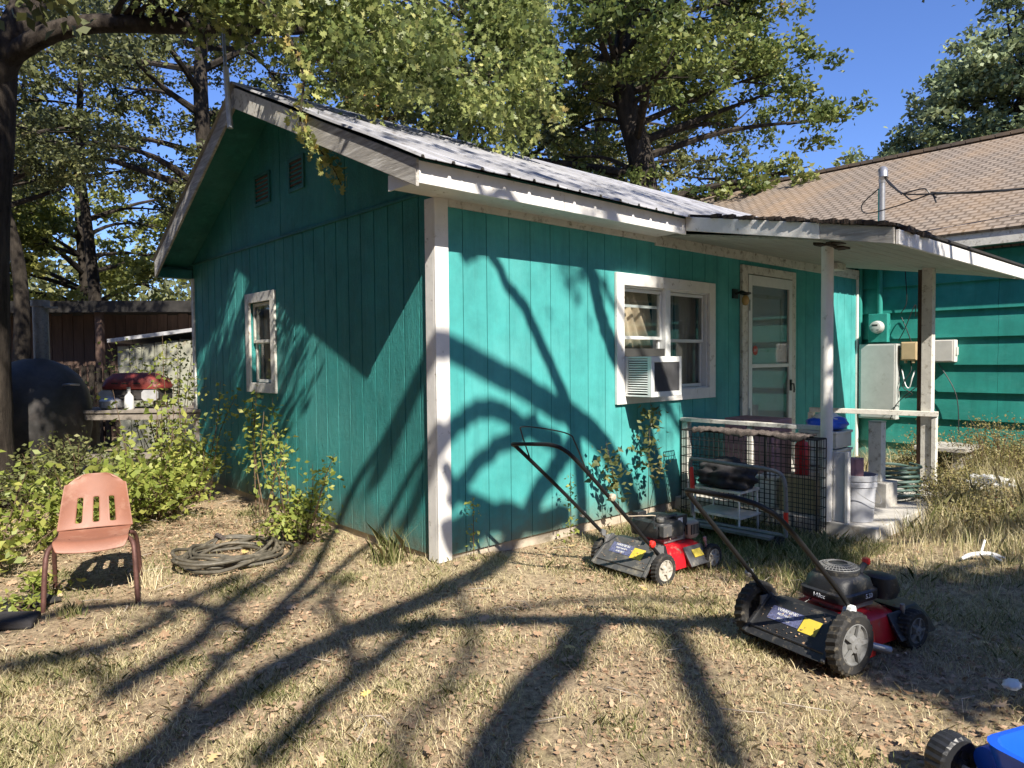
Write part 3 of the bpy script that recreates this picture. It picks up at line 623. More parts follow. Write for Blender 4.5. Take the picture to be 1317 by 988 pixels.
# ------------------------------------------------------------------ lawn mowers
def wheel(name, parent, c, r, wd, rim, out, ribs=26):
    """wheel on a y axis; out = +1/-1 side of the outer face"""
    m = MB(); n = ribs*2; hw = wd/2
    prof = [(r*.66,-hw*.85),(r*.9,-hw),(r,-hw*.7),(r*1.0,0),(r,hw*.7),(r*.9,hw),(r*.66,hw*.85)]
    secs = []
    for pr, h in prof:
        ring = []
        for k in range(n):
            rr = pr*(1.0 if pr < r*.95 else (1.025 if k % 2 == 0 else .965)); tt = 2*math.pi*(k+(.5*h/hw if pr > r*.95 else 0))/n
            ring.append(V((rr*math.cos(tt), h, rr*math.sin(tt))))
        secs.append(ring)
    m.loft(secs, cap=False); W = m.build(name, 'tyre', parent, loc=c)
    m = MB(); f = out*hw
    m.lathe([(r*.69,f*.3),(r*.69,f*.8),(r*.63,f*.9),(r*.58,f*.55),(r*.3,f*.5),(r*.24,f*1.05),(r*.10,f*1.1),(r*.09,f*1.25),(0.001,f*1.25)],32,(0,0,0),'y',cap=False)
    for k in range(5):
        a = 2*math.pi*k/5; p = V((math.cos(a),0,math.sin(a)))
        m.beam(p*r*.2+V((0,f*.85,0)), p*r*.62+V((0,f*.8,0)), r*.11, hw*.35, (0,1,0))
    m.build('rim', rim, W, smooth=True)
    m = MB(); m.lathe([(r*.5,f*.35),(r*.5,f*.2)],20,(0,0,0),'y')
    return W
def mower(name, label, loc, rz, big_, handle, group='lawn mowers left by the wall'):
    t = thing(name, label, 'lawn mower', loc, rz, group)
    rr, rf = (.150, .10) if big_ else (.105, .09); hz = .245 if not big_ else .24; wb = .55
    # deck
    m = MB(); m.loft([rrect(.29,0,.60,.45,.12,.055,6), rrect(.29,0,.59,.44,.12,.10,6), rrect(.29,0,.54,.40,.13,.175,6), rrect(.29,0,.44,.33,.13,.20,6)]); dk = m.build('deck', 'red', t, smooth=True)
    for (x, s) in ((0,1),(0,-1),(wb,1),(wb,-1)):
        r_ = rr if x == 0 else rf
        wheel('wheel', t, (x, s*(.255 if x else .275), r_), r_, .052 if not big_ else .068, 'rim_grey' if big_ else 'rim_white', s)
    m = MB(); m.tube([(0,-.25,rr),(0,.25,rr)],.008); m.build('axle', 'steel', t); m = MB(); m.tube([(wb,-.24,rf),(wb,.24,rf)],.008); m.build('axle', 'steel', t)
    for s in (-1,1):
        m = MB(); m.box((-.03,s*.225-.006,rr-.03),(.06,s*.225+.006,hz)); m.build('axle_bracket', 'steel', t)
        m = MB(); m.box((wb-.03,s*.215-.005,rf-.02),(wb+.03,s*.215+.005,.17)); m.build('axle_bracket', 'steel', t)
    m = MB(); m.tube([(wb-.02,-.235,.11),(wb-.05,-.235,.21)],.007); m.tube([(wb-.05,-.235,.205),(wb-.055,-.235,.235)],.012); m.build('height_lever', 'pink' if not big_ else 'steel', t)
    # rear flap and housing
    m = MB(); fw_ = .215
    m.add([(.04,-fw_,hz+.0),(.04,fw_,hz),( -.15,fw_+.02,.07),(-.15,-fw_-.02,.07),(.06,-fw_,hz-.012),(.06,fw_,hz-.012),(-.13,fw_+.02,.06),(-.13,-fw_-.02,.06)],[(0,1,2,3),(7,6,5,4),(0,4,5,1),(1,5,6,2),(2,6,7,3),(3,7,4,0)])
    for s in (-1,1): m.beam((.04,s*fw_,hz+.004),(-.15,s*(fw_+.02),.074),.022,.018)
    m.beam((-.115,-fw_-.01,.105),(-.115,fw_+.01,.105),.012,.012)
    FL = m.build('rear_flap', 'grey_plastic' if not big_ else 'black_plastic', t, bevel=.004)
    # stickers on the flap plane
    d = (V((-.15,0,.07))-V((.04,0,hz))).normalized(); nrm = V((-(hz-.07),0,.19)).normalized()
    def patch(y0, y1, a, b, mat, nm, lift=.002, parent=FL):
        p = V((.04,0,hz))+nrm*(lift)
        m = MB(); vs_ = [p+d*u+V((0,y,0)) for u, y in ((a,y0),(a,y1),(b,y1),(b,y0))]; m.add(vs_+[q+nrm*.0008 for q in vs_],[(0,1,2,3),(7,6,5,4),(0,4,5,1),(1,5,6,2),(2,6,7,3),(3,7,4,0)]); return m.build(nm, mat, parent)
    s1 = patch(.16, -.03, .055, .135, 'sticker_blue', 'warning_label'); patch(-.035, -.135, .062, .145, 'sticker_yellow', 'warning_label')
    rot_ = Matrix((V((0,-1,0)), -d, nrm)).transposed().to_euler()
    for k, (tx, sz) in enumerate((('WARNING', .026),('KEEP HANDS', .017),('AND FEET', .017))):
        text(tx, sz, V((.04,.065,hz))+d*(.069+.025*k)+nrm*.0035, rot_, 'white_clean', s1)
    m = MB(); m.loft([rrect(.09,0,.12,.45,.04,.13,4), rrect(.085,0,.09,.42,.04,hz-.015,4)]); m.build('rear_housing', 'black_plastic', t, smooth=True, bevel=.004)
    # side chute on the right
    m = MB(); x0, x1 = (.30,.50) if not big_ else (.42,.66)
    m.add([(x0,-.20,.19),(x1,-.20,.19),(x1+.01,-.285,.07),(x0-.01,-.285,.07),(x0,-.19,.17),(x1,-.19,.17),(x1,-.26,.06),(x0,-.26,.06)],[(0,1,2,3),(7,6,5,4),(0,4,5,1),(1,5,6,2),(2,6,7,3),(3,7,4,0)])
    if big_:
        m.loft([rrect(.68,-.04,.26,.44,.06,.05,4), rrect(.66,-.04,.22,.40,.06,.13,4), rrect(.60,-.04,.18,.34,.04,.20,4)])
        if 0: m.add([(.22,-.20,.20),(.62,-.20,.20),(.74,-.37,.04),(.40,-.37,.04),(.22,-.19,.17),(.62,-.19,.17),(.74,-.36,.025),(.40,-.36,.025)],[(0,1,2,3),(7,6,5,4),(0,4,5,1),(1,5,6,2),(2,6,7,3),(3,7,4,0)])
    CH = m.build('side_chute', 'black_plastic' if big_ else 'grey_plastic', t, bevel=.006)
    m = MB(); xa = x0+.06; m.add([(xa,-.226,.166),(xa+.09,-.226,.166),(xa+.10,-.258,.122),(xa-.0,-.258,.122),(xa,-.224,.16),(xa+.09,-.224,.16),(xa+.10,-.256,.118),(xa,-.256,.118)],[(0,1,2,3),(7,6,5,4),(0,4,5,1),(1,5,6,2),(2,6,7,3),(3,7,4,0)]); m.build('warning_label', 'sticker_yellow', CH)
    # engine
    ex_, ez_ = .31, .20
    m = MB(); m.lathe([(.10,.19),(.10,.25)],20,(ex_,0,0)); m.box((ex_-.10,-.11,.21),(ex_+.13,.11,.26)); EB = m.build('engine_block', 'steel', t, smooth=False)
    m = MB()
    for k in range(7): m.box((ex_+.08,-.10+k*.03,.22),(ex_+.19,-.09+k*.03,.31))
    m.build('cooling_fins', 'steel', EB)
    if big_:
        m = MB(); m.loft([rrect(ex_,.0,.30,.27,.05,.245,6), rrect(ex_,0,.315,.285,.055,.255,6), rrect(ex_,0,.315,.285,.055,.295,6), rrect(ex_,0,.29,.26,.06,.303,6), rrect(ex_,0,.28,.25,.08,.35,6), rrect(ex_-.01,0,.24,.23,.10,.372,6), rrect(ex_-.01,0,.20,.20,.095,.38,6)]); CW = m.build('engine_cover', 'black_plastic', t, smooth=True)
        m = MB()
        m.lathe([(.108,.378),(.108,.398),(.095,.410),(.06,.418),(.02,.42)],36,(ex_-.01,0,0)); g0 = m.build('starter_cap', 'black_plastic', CW, smooth=True)
        m = MB()
        for k in range(36):
            a = 2*math.pi*k/36; p, q = V((ex_-.01+.05*math.cos(a),.05*math.sin(a),.424)), V((ex_-.01+.105*math.cos(a),.105*math.sin(a),.407)); m.beam(p, q, .004, .006)
        for rq, zq in ((.05,.4235),(.07,.420),(.09,.4135),(.105,.406)): m.tube([(ex_-.01+rq*math.cos(a),rq*math.sin(a),zq) for a in [2*math.pi*k/36 for k in range(37)]],.003,5)
        m.build('starter_grille', 'rim_grey', CW)
        text('140cc', .030, (ex_-.166,.0,.276), (R(90),0,R(-90)), 'sticker_white', CW, ext=.0015)
        text('5.50', .034, (ex_+.04,-.146,.277), (R(90),0,0), 'sticker_white', CW, ext=.0015)
        m = MB(); m.loft([rrect(ex_+.21,-.09,.13,.17,.05,.24,5), rrect(ex_+.22,-.09,.15,.19,.06,.28,5), rrect(ex_+.21,-.09,.13,.17,.06,.345,5), rrect(ex_+.21,-.09,.08,.1,.04,.355,5)]); m.build('fuel_tank', 'black_plastic', t, smooth=True)
        m = MB(); m.tube(curve([(ex_+.13,-.03,.35),(ex_+.17,-.03,.39),(ex_+.2,-.03,.40)],4),.016,8); m.build('filler_neck', 'black_plastic', t, smooth=True)
        m = MB(); m.lathe([(.02,.395),(.022,.41),(.018,.425)],12,(ex_+.19,-.03,0)); m.build('oil_cap', 'red_plastic', t)
        m = MB(); m.tube([(.17,-.27,.10),(.24,-.33,.08)],.02,14,cap=False); m.build('discharge_pipe', 'steel', t)
        m = MB(); m.lathe([(.115,-.012),(.115,.012)],28,(.085,-.232,.135),'y'); m.loft([rrect(.13,-.225,.2,.12,.05,.05,5), rrect(.13,-.225,.2,.10,.05,.17,5), rrect(.12,-.215,.15,.06,.03,.21,5)]); m.build('wheel_guard', 'red_plastic', t, smooth=True)
    else:
        m = MB(); m.loft([rrect(ex_-.03,.01,.27,.30,.05,.25,4), rrect(ex_-.03,.01,.29,.32,.06,.31,4), rrect(ex_-.04,.01,.26,.29,.07,.355,4), rrect(ex_-.04,.01,.2,.22,.06,.365,4)]); CW = m.build('engine_cover', 'black_plastic', t, smooth=True)
        m = MB(); m.lathe([(.085,.36),(.085,.385),(.07,.39),(.02,.395)],24,(ex_-.03,.0,0)); m.box((ex_-.13,.10,.36),(ex_-.04,.16,.40)); m.box((ex_+.02,-.12,.30),(ex_+.14,-.02,.385)); m.tube([(ex_-.1,-.05,.37),(ex_+.06,-.09,.385)],.012); m.build('starter_cap', 'black_plastic', CW, smooth=True, bevel=.004)
        m = MB(); m.box((ex_-.17,-.165,.27),(ex_-.08,-.12,.35)); m.lathe([(.028,.36),(.03,.385),(.02,.395)],12,(ex_-.12,-.09,0)); m.build('air_filter', 'grey_plastic', t, bevel=.006)
        m = MB(); m.tube(curve([(ex_-.03,-.02,.39),(.12,-.10,.40),(0.0,-.20,.36)],6),.004,5); m.tube([(-.01,-.215,.36),(.02,-.20,.365)],.011,8); m.build('starter_rope', 'black_plastic', t)
        m = MB(); m.box((ex_+.035,-.1225,.325),(ex_+.085,-.1205,.37)); m.build('maker_label', 'sticker_white', CW)
        m = MB(); m.loft([rrect(ex_+.19,-.08,.10,.12,.03,.21,4), rrect(ex_+.19,-.08,.12,.14,.03,.23,4), rrect(ex_+.19,-.08,.12,.14,.03,.32,4), rrect(ex_+.19,-.08,.09,.11,.03,.335,4)]); MU = m.build('muffler_guard', 'tan_metal', t, smooth=True)
        m = MB()
        for k in range(6):
            m.box((ex_+.125,-.13+k*.019,.24),(ex_+.129,-.121+k*.019,.31)); m.box((ex_+.145+k*.017,-.1525,.24),(ex_+.153+k*.017,-.149,.31))
        m.build('guard_slot', 'dark_room', MU)
    # handle
    hp = handle; m = MB()
    L_ = [(.03,.225,hz-.03)]+hp['left']; 
    m.tube(curve(hp['bar'], 7), .0125, 10); m.build('handle', 'tube_black', t, smooth=True)
    for s in (-1,1):
        m = MB(); a, b = hp['joint'][0 if s > 0 else 1]; m.tube([a, b], .010, 8); m.lathe([(.022,-.012),(.022,.012)],10,b,'y'); m.build('handle_bracket', 'steel', t)
    if hp.get('bail'):
        m = MB(); m.tube(curve(hp['bail'],5),.0045,6); m.build('bail_bar', 'black_metal', t, smooth=True)
    m = MB(); m.tube(curve(hp['cable'],7),.0035,5); m.build('control_cable', hp.get('cm','wire'), t, smooth=True)
    for p_, mt in hp.get('knobs', ()):
        m = MB(); m.lathe([(.012,-.018),(.024,-.01),(.024,.012),(.01,.018)],8,p_,'y'); m.build('handle_knob', mt, t)
    cen = []
    for _ in range(170):
        cen.append((random.uniform(.02,.55), random.uniform(-.19,.19), .205 if random.random() < .5 else .2)) if random.random() < .6 else cen.append((random.uniform(-.12,.03), random.uniform(-.2,.2), 0))
    cen = np.array(cen); fl = cen[:,2] == 0; cen[fl,2] = .07+(hz-.07)*((cen[fl,0]+.15)/.19)+.006
    q = leaves('grass_clippings', cen, .012, 'litter', t, LEAF4, .8, 0., None, .6); tag(q, kind='stuff')
    return t
h1 = dict(left=[], bar=[(.02,.235,.20),(-.04,.235,.26),(-.42,.235,.60),(-.80,.235,.925),(-.85,.225,.955),(-.865,.19,.965),(-.845,.0,.98),(-.835,-.12,.985),(-.80,-.19,.96),(-.72,-.232,.88),(-.42,-.235,.60),(-.14,-.235,.33),(.0,-.235,.20)],
    joint=[((.03,.225,.16),(-.05,.225,.27)),((.03,-.225,.16),(-.05,-.225,.25))],
    bail=[(-.70,.235,.84),(-.78,.23,1.03),(-.80,.19,1.07),(-.78,.0,1.07),(-.76,-.19,1.05),(-.74,-.225,1.0),(-.66,-.235,.83)],
    cable=[(-.45,-.235,.64),(-.30,-.15,.52),(-.10,-.05,.44),(.12,.0,.40),(.22,-.05,.38),(.24,-.14,.24)], cm='tan_metal', knobs=[((-.08,-.25,.285),'red_plastic'),((-.45,-.25,.64),'tan_metal'),((-.22,.25,.42),'steel')])
mower('lawn_mower', 'smaller red push mower with dusty white-rimmed wheels beside the teal wall', (.92,-.965,-.10), R(-4), False, h1)
h2 = dict(left=[], bar=[(.10,.24,.15),(.06,.24,.21),(-.20,.24,.49),(-.50,.24,.80),(-.555,.23,.855),(-.575,.19,.868),(-.565,.0,.875),(-.55,-.12,.87),(-.50,-.19,.84),(-.42,-.235,.77),(-.14,-.24,.50),(.05,-.24,.30),(.10,-.24,.18)],
    joint=[((.10,.225,.14),(.05,.225,.22)),((.12,-.225,.14),(.05,-.225,.28))],
    cable=[(-.05,.23,.33),(.02,.15,.22),(.08,.1,.20),(.2,.05,.26),(.25,.03,.34)], knobs=[((-.09,.25,.37),'steel'),((.035,-.26,.30),'white_clean'),((.05,-.25,.29),'white_clean')])
mower('lawn_mower', 'larger black and red push mower with big grey wheels nearest the camera', (.42,-2.39,-.06), R(-12), True, h2).scale = (.96,.96,.96)

# ------------------------------------------------------------------ red plastic chair
ch = thing('school_chair', 'faded red plastic chair with three slots in its backrest and rusty tube legs', 'chair', (-1.91,1.02,gz(-1.91,1.02)-.005), R(-17))
# local: +y = towards the chair's back; x = its width
m = MB(); NX, NZ = 27, 30
def bpt(i, j):
    u = i/(NX-1)*2-1; v = j/(NZ-1); w_ = .212-.045*v; 
    if v > .7: w_ -= .075*(1-math.sqrt(max(0, 1-((v-.7)/.3)**3.2)))
    z = .405+.335*v; z -= .03*max(0, abs(u)-.55)**2*5*(v > .85)
    y = .17+.085*v - .05*(u*u)*(.5+.5*math.sin(v*math.pi)) - .035*(1-v)**3
    return (u*w_, y, z)
slots = [(6,8),(12,14),(18,20)]
for j in range(NZ):
    for i in range(NX): m.v.append(bpt(i, j))
for j in range(NZ-1):
    for i in range(NX-1):
        if any(a <= i < b for a, b in slots) and 3 <= j < 16: continue
        m.f.append((j*NX+i, j*NX+i+1, (j+1)*NX+i+1, (j+1)*NX+i))
q = m.build('backrest', 'chair_red', ch, smooth=True); s = q.modifiers.new('t','SOLIDIFY'); s.thickness = .006; s.offset = 0; s = q.modifiers.new('s','SUBSURF'); s.levels = s.render_levels = 2
m = MB(); 
for x in (-.05,.05): m.lathe([(.007,.0),(.005,-.006),(.001,-.007)],8,(x,.224,.615),'y')
m.build('rivet', 'rust_leg', ch)
m = MB(); NX2, NY2 = 21, 18
for j in range(NY2):
    for i in range(NX2):
        u = i/(NX2-1)*2-1; v = j/(NY2-1); w_ = .205-.01*math.sin(v*math.pi)-.05*max(0,.12-v)*4
        y = -.215+.385*v; z = .395+.018*u*u - .018*math.sin(v*math.pi) 
        if v < .2: z -= .07*((.2-v)/.2)**1.6; y += .012*((.2-v)/.2)
        if v > .85: z += .02*((v-.85)/.15)**2
        m.v.append((u*w_, y, z))
for j in range(NY2-1):
    for i in range(NX2-1): m.f.append((j*NX2+i, j*NX2+i+1, (j+1)*NX2+i+1, (j+1)*NX2+i))
q = m.build('seat', 'chair_red', ch, smooth=True); s = q.modifiers.new('t','SOLIDIFY'); s.thickness = .007; s.offset = -1; s = q.modifiers.new('s','SUBSURF'); s.levels = s.render_levels = 1
for sx in (-1,1):
    m = MB(); m.tube(curve([(sx*.12,-.06,.372),(sx*.19,-.10,.372),(sx*.222,-.15,.345),(sx*.232,-.19,.27),(sx*.24,-.215,.10),(sx*.245,-.225,-.01)],7),.0145,10); m.build('leg', 'rust_leg', ch, smooth=True)
    m = MB(); m.tube(curve([(sx*.12,.04,.372),(sx*.19,.06,.372),(sx*.222,.10,.345),(sx*.232,.15,.26),(sx*.24,.21,.10),(sx*.245,.235,.0)],7),.0135,10); m.build('leg', 'rust_leg', ch, smooth=True)
    m = MB(); m.tube([(sx*.12,-.06,.372),(sx*.12,.04,.372)],.012,8); m.build('seat_brace', 'rust_leg', ch)

# ------------------------------------------------------------------ coiled hose
m = MB(); pts = []
for k in range(0, 9*30):
    a = 2*math.pi*k/30; tn = k/30
    r_ = .29+.05*math.sin(tn*2.4)+.03*math.sin(tn*7.1+a*.3)+.02*math.sin(a*2+tn*2)
    z = .014+.008*(tn % 5.3)*1.6+.020*math.sin(a*2+tn*1.7)+.012*math.sin(a*3+tn*3.1)
    pts.append((r_*1.08*math.cos(a+.2*math.sin(tn))+.03*math.sin(tn*3.), r_*.97*math.sin(a)+.03*math.cos(tn*2.2), max(.012, z)))
pts += [(.42,.06,.012),(.55,.0,.012),(.60,-.1,.012)]
m.tube(pts, .0125, 8)
hs = m.build('coiled_hose', 'hose', smooth=True, loc=(-1.0,1.2,gz(-1,1.2)+.01)); tag(hs, 'dirty black hose coiled in a ring on the ground right of the red chair', 'hose')
m = MB(); m.tube([(.03,.22,.1),(.02,.33,.11),(.03,.40,.05)],.018,8); m.build('hose_tie', 'rag', hs, smooth=True)

# ------------------------------------------------------------------ wire crate and what is around it
cr = thing('wire_crate', 'black folding wire dog crate standing against the porch rail', 'crate', (2.56,-1.50,-.06))
def wire_panel(name, p, u, v, lu, lv, nu, nv, parent, r=.003):
    p, u, v = V(p), V(u), V(v); m = MB()
    for k in range(nu+1): a = p+u*(lu*k/nu); m.tube([a, a+v*lv], r*(1.6 if k in (0,nu) else 1), 4)
    for k in range(nv+1): a = p+v*(lv*k/nv); m.tube([a, a+u*lu], r*(1.8 if k in (0,nv) else 1.1), 4)
    return m.build(name, 'wire', parent)
cl, cw, chh = 1.25, .17, .79
wire_panel('long_panel', (0,0,0.01), (0,1,0), (0,0,1), cl, chh, 26, 10, cr)
wire_panel('long_panel', (cw,0,0.01), (0,1,0), (0,0,1), cl, chh, 26, 10, cr)
wire_panel('end_panel', (0,0,.01), (1,0,0), (0,0,1), cw, chh, 4, 10, cr); wire_panel('end_panel', (0,cl,.01), (1,0,0), (0,0,1), cw, chh, 4, 10, cr)
wire_panel('top_panel', (0,0,.80), (1,0,0), (0,1,0), cw, cl, 6, 26, cr)
m = MB(); m.box((.005,.005,.0),(cw-.005,cl-.005,.012)); m.build('tray', 'black_plastic', cr)
m = MB(); m.tube([(-.004,-.004,0),(-.004,-.004,.80)],.009,6); m.build('corner_rod', 'wire', cr); m = MB(); m.tube([(-.004,.42,.45),(-.004,.42,.80)],.006,6); m.build('door_rod', 'wire', cr)
# striped rag over the crate
m = MB(); nx, ny = 12, 60
for j in range(ny+1):
    for i in range(nx+1):
        t = j/ny; m.v.append((2.54+.20*i/nx, -1.42+1.05*t, .766+.005*math.sin(i*1.3+j*.9)+.005*math.sin(j*1.7)-(.045 if i in (0,) else 0)*(.6+.4*math.sin(j*.23))))
for j in range(ny):
    for i in range(nx): m.f.append((j*(nx+1)+i, j*(nx+1)+i+1, (j+1)*(nx+1)+i+1, (j+1)*(nx+1)+i))
q = m.build('striped_rag', 'rag', smooth=True); s = q.modifiers.new('t','SOLIDIFY'); s.thickness = .012; tag(q, 'grubby striped rag laid along the top of the wire crate', 'rag')
# black bundle in front of the crate's middle: dark bin bag with an old pot
def blob(name, c, r, mat, amp=.2, fr=6, seed=0, sub=4):
    bm = bmesh.new(); bmesh.ops.create_icosphere(bm, subdivisions=sub, radius=1)
    rnd = random.Random(seed); ph = [rnd.uniform(0,6) for _ in range(6)]
    for v in bm.verts:
        d_ = 1+amp*(.5*math.sin(v.co.x*fr+ph[0])*math.sin(v.co.y*fr+ph[1])+.3*math.sin(v.co.z*fr*1.7+ph[2]+v.co.x*4)+.25*abs(math.sin(v.co.x*fr*2+v.co.y*fr*1.5+ph[3])))
        v.co = V((v.co.x*r[0]*d_, v.co.y*r[1]*d_, max(-r[2]*.8, v.co.z*r[2]*d_)))
    me = bpy.data.meshes.new(name); bm.to_mesh(me); bm.free(); me.materials.append(M[mat])
    for p in me.polygons: p.use_smooth = True
    o = bpy.data.objects.new(name, me); C.objects.link(o); o.location = c; return o
tag(blob('black_bag', (2.30,-.86,.42), (.17,.24,.13), 'cloth', .3, 7, 3), 'crumpled black bag slumped on a metal frame before the wire crate', 'bag')
m = MB(); m.box((-.15,-.22,0),(.15,.22,.02)); 
for x in (-.14,.14):
    for y in (-.2,.2): m.tube([(x,y,.01),(x*1.05,y*1.05,-.40)],.010,6)
m.box((-.16,-.23,-.20),(.16,.23,-.185)); q = m.build('metal_stand', 'galv', loc=(2.30,-.86,.31)); tag(q, 'low rusty metal stand under the black bag', 'stand')
# grey pipe handle with red ends
m = MB(); m.tube(curve([(2.06,-.70,.10),(2.06,-.68,.42),(2.05,-.69,.55),(2.05,-.75,.57),(2.05,-1.1,.56),(2.07,-1.35,.55),(2.09,-1.46,.50),(2.10,-1.48,.30),(2.1,-1.48,.05)],6),.016,10)
q = m.build('cart_handle', 'rim_grey', smooth=True); tag(q, 'bent grey tube handle of an old cart in front of the black bag', 'cart')
m = MB(); m.tube([(2.06,-.70,.32),(2.06,-.685,.50)],.019,10); m.build('red_grip', 'red_plastic', q); m = MB(); m.tube([(2.10,-1.48,.14),(2.10,-1.48,.24)],.018,10); m.build('red_grip', 'red_plastic', q)
m = MB(); m.tube([(2.06,-.70,.06),(2.10,-1.48,.06)],.012,8); m.box((2.0,-1.4,.03),(2.2,-.6,.05)); m.build('cart_frame', 'rim_grey', q)
m = MB()
for y in (-.72,-1.42): m = MB(); m.lathe([(.06,-.015),(.065,0),(.06,.015)],16,(2.12,y,.0),'y'); m.build('wheel', 'tyre', q)
# porch things
m = MB(); m.lathe([(.055,0),(.06,.01),(.06,.26),(.045,.29),(.02,.30),(.02,.33)],20); q = m.build('red_canister', 'red', smooth=True, loc=(3.12,-1.12,.36)); tag(q, 'red metal canister standing on a box behind the wire crate', 'canister')
m = MB(); m.lathe([(.022,.33),(.022,.36),(.01,.37)],10); m.build('valve', 'black_metal', q)
m = MB(); m.box((2.98,-1.30,.056),(3.30,-.98,.355)); q = m.build('cardboard_box', 'box_tan', bevel=.004); tag(q, 'tan cardboard box under the red canister', 'box')
m = MB(); m.box((2.975,-1.26,.346),(3.305,-1.02,.36)); m.build('box_flap', 'box_tan', q)
m = MB(); m.box((3.35,-.72,.056),(3.75,-.22,.80)); q = m.build('pink_cabinet', 'pink', bevel=.008); tag(q, 'pinkish low cabinet on the porch seen through the wire crate', 'cabinet')
m = MB(); m.box((3.335,-.70,.08),(3.348,-.48,.78)); m.box((3.335,-.46,.08),(3.348,-.24,.78)); m.build('door', 'pink', q, bevel=.003); m = MB(); m.box((3.32,-.50,.40),(3.334,-.485,.5)); m.build('knob', 'steel', q)
m = MB(); m.box((3.05,-.92,.056),(3.30,-.70,.30)); q = m.build('white_box', 'trash_white', bevel=.006); tag(q, 'white carton on the porch between the canister and the pink cabinet', 'box'); m = MB(); m.box((3.04,-.93,.30),(3.31,-.69,.315)); m.build('lid', 'trash_white', q)
# stacked white crates and blue bag
q = thing('white_drawer_tower', 'white ridged plastic drawer tower behind the porch post', 'drawers', (3.72,-1.06,.056))
for k in range(4):
    m = MB(); m.box((-.17,-.17,.005+k*.165),(.17,.17,.155+k*.165)); m.box((-.18,-.18,.135+k*.165),(.18,.18,.158+k*.165)); m.build('drawer', 'box_white', q, bevel=.005)
q = blob('blue_bag', (3.70,-1.08,.775), (.20,.17,.075), 'blue', .12, 5, 9); tag(q, 'blue and white plastic bag on top of the white drawer tower', 'bag')
o2 = blob('white_print', (0,0,.045), (.15,.11,.05), 'trash_white', .3, 8, 4, 3); o2.parent = q
# bucket
m = MB(); m.lathe([(.125,0),(.13,.004),(.152,.30),(.160,.302),(.160,.335),(.154,.336),(.154,.352),(.162,.353),(.163,.40),(.152,.40),(.145,.33),(.122,.012),(.001,.012)],40,cap=False)
q = m.build('plastic_bucket', 'bucket', smooth=True, loc=(3.04,-1.62,.056)); q.scale = (.92,.92,.95); tag(q, 'grey-white plastic bucket standing right of the round porch post', 'bucket')
m = MB(); m.tube(curve([(-.16,0,.36),(-.17,-.08,.26),(-.05,-.185,.17),(.1,-.16,.2),(.16,0,.36)],8),.003,5); m.build('bail_handle', 'steel', q)
m = MB(); m.box((-.03,-.06,.03),(.10,.075,.50)); m.box((-.035,-.005,.03),(-.03,.0,.50)); q = m.build('pink_folder', 'pink', loc=(3.05,-1.60,.056), rot=(0,R(2),R(20)), bevel=.004); tag(q, 'pink folded board standing in the plastic bucket', 'board')
q = thing('short_white_post', 'short square white post standing on a grey block beside the bucket', 'post', (3.80,-1.49,0)); m = MB(); m.box((-.055,-.055,.27),(.055,.055,.80)); m.build('post', 'white_worn', q, bevel=.004); m = MB(); m.box((-.058,-.058,.80),(.058,.058,.812)); m.build('cap', 'steel', q)
m = MB(); m.box((3.67,-1.62,.04),(3.93,-1.38,.269)); q = m.build('concrete_block', 'concrete', bevel=.006); tag(q, 'grey concrete block under the short white post', 'block')
m = MB(); pts = []
for k in range(7*24):
    a = 2*math.pi*k/24; t = k/24; pts.append((.22*(1+.12*math.sin(t*2.3))*math.cos(a), .2*(1+.1*math.cos(t*1.7))*math.sin(a), .02+.042*t+.01*math.sin(a*2)))
m.tube(pts, .014, 7); q = m.build('green_hose_pile', 'green_hose', smooth=True, loc=(4.22,-1.50,.06)); tag(q, 'coiled dull green garden hose heaped beside the concrete block', 'hose')
m = MB(); m.box((5.55,-1.72,.36),(6.15,-1.22,.41)); q = m.build('concrete_bench', 'concrete', bevel=.01); tag(q, 'grey stone slab bench half hidden by dry weeds', 'bench'); 
for y in (-1.66,-1.36): m = MB(); m.box((5.65,y,-.08),(6.05,y+.09,.359)); m.build('leg', 'concrete', q, bevel=.006)
# litter in the weeds
q = blob('white_trash_bag', (5.05,-2.06,.10), (.23,.22,.13), 'trash_white', .35, 8, 21); tag(q, 'crumpled white plastic bag in the weeds under the teal lap siding', 'bag')
q = blob('red_trash_bag', (4.80,-2.12,-.0), (.22,.20,.08), 'trash_red', .35, 9, 5); tag(q, 'torn red bag lying just below the white bag in the weeds', 'bag')
m = MB(); m.tube(curve([(-.22,.02,.03),(-.08,.05,.05),(.08,0,.06),(.2,-.06,.02)],4),[.012,.016,.02,.02,.02,.022,.022,.02,.02,.018,.016,.012,.01],7); m.tube([(.0,.03,.05),(.12,.10,.16)],.010,6); m.tube([(.08,0,.05),(.10,-.10,.02)],.012,6)
q = m.build('broken_branch', 'trash_white', smooth=True, loc=(2.75,-2.58,-.03), rot=(0,0,R(-30))); q.scale = (.75,.75,.75); tag(q, 'bleached white broken branch lying on the grass right of the mowers', 'branch')
m = MB(); m.lathe([(.05,0),(.055,.005),(.06,.12),(.05,.14),(.03,.15)],20); q = m.build('clear_jug', 'clear', smooth=True, loc=(.50,-3.29,-.03), rot=(R(80),0,R(20))); tag(q, 'milky plastic jug lying on its side at the right edge of the lawn', 'jug'); m = MB(); m.lathe([(.02,.15),(.02,.175)],12); m.build('cap', 'clear', q)
q = blob('paper_scrap', (.50,-3.24,.05), (.05,.03,.012), 'trash_white', .35, 8, 31, 3); tag(q, 'crumpled white paper scrap by the milky jug', 'paper')
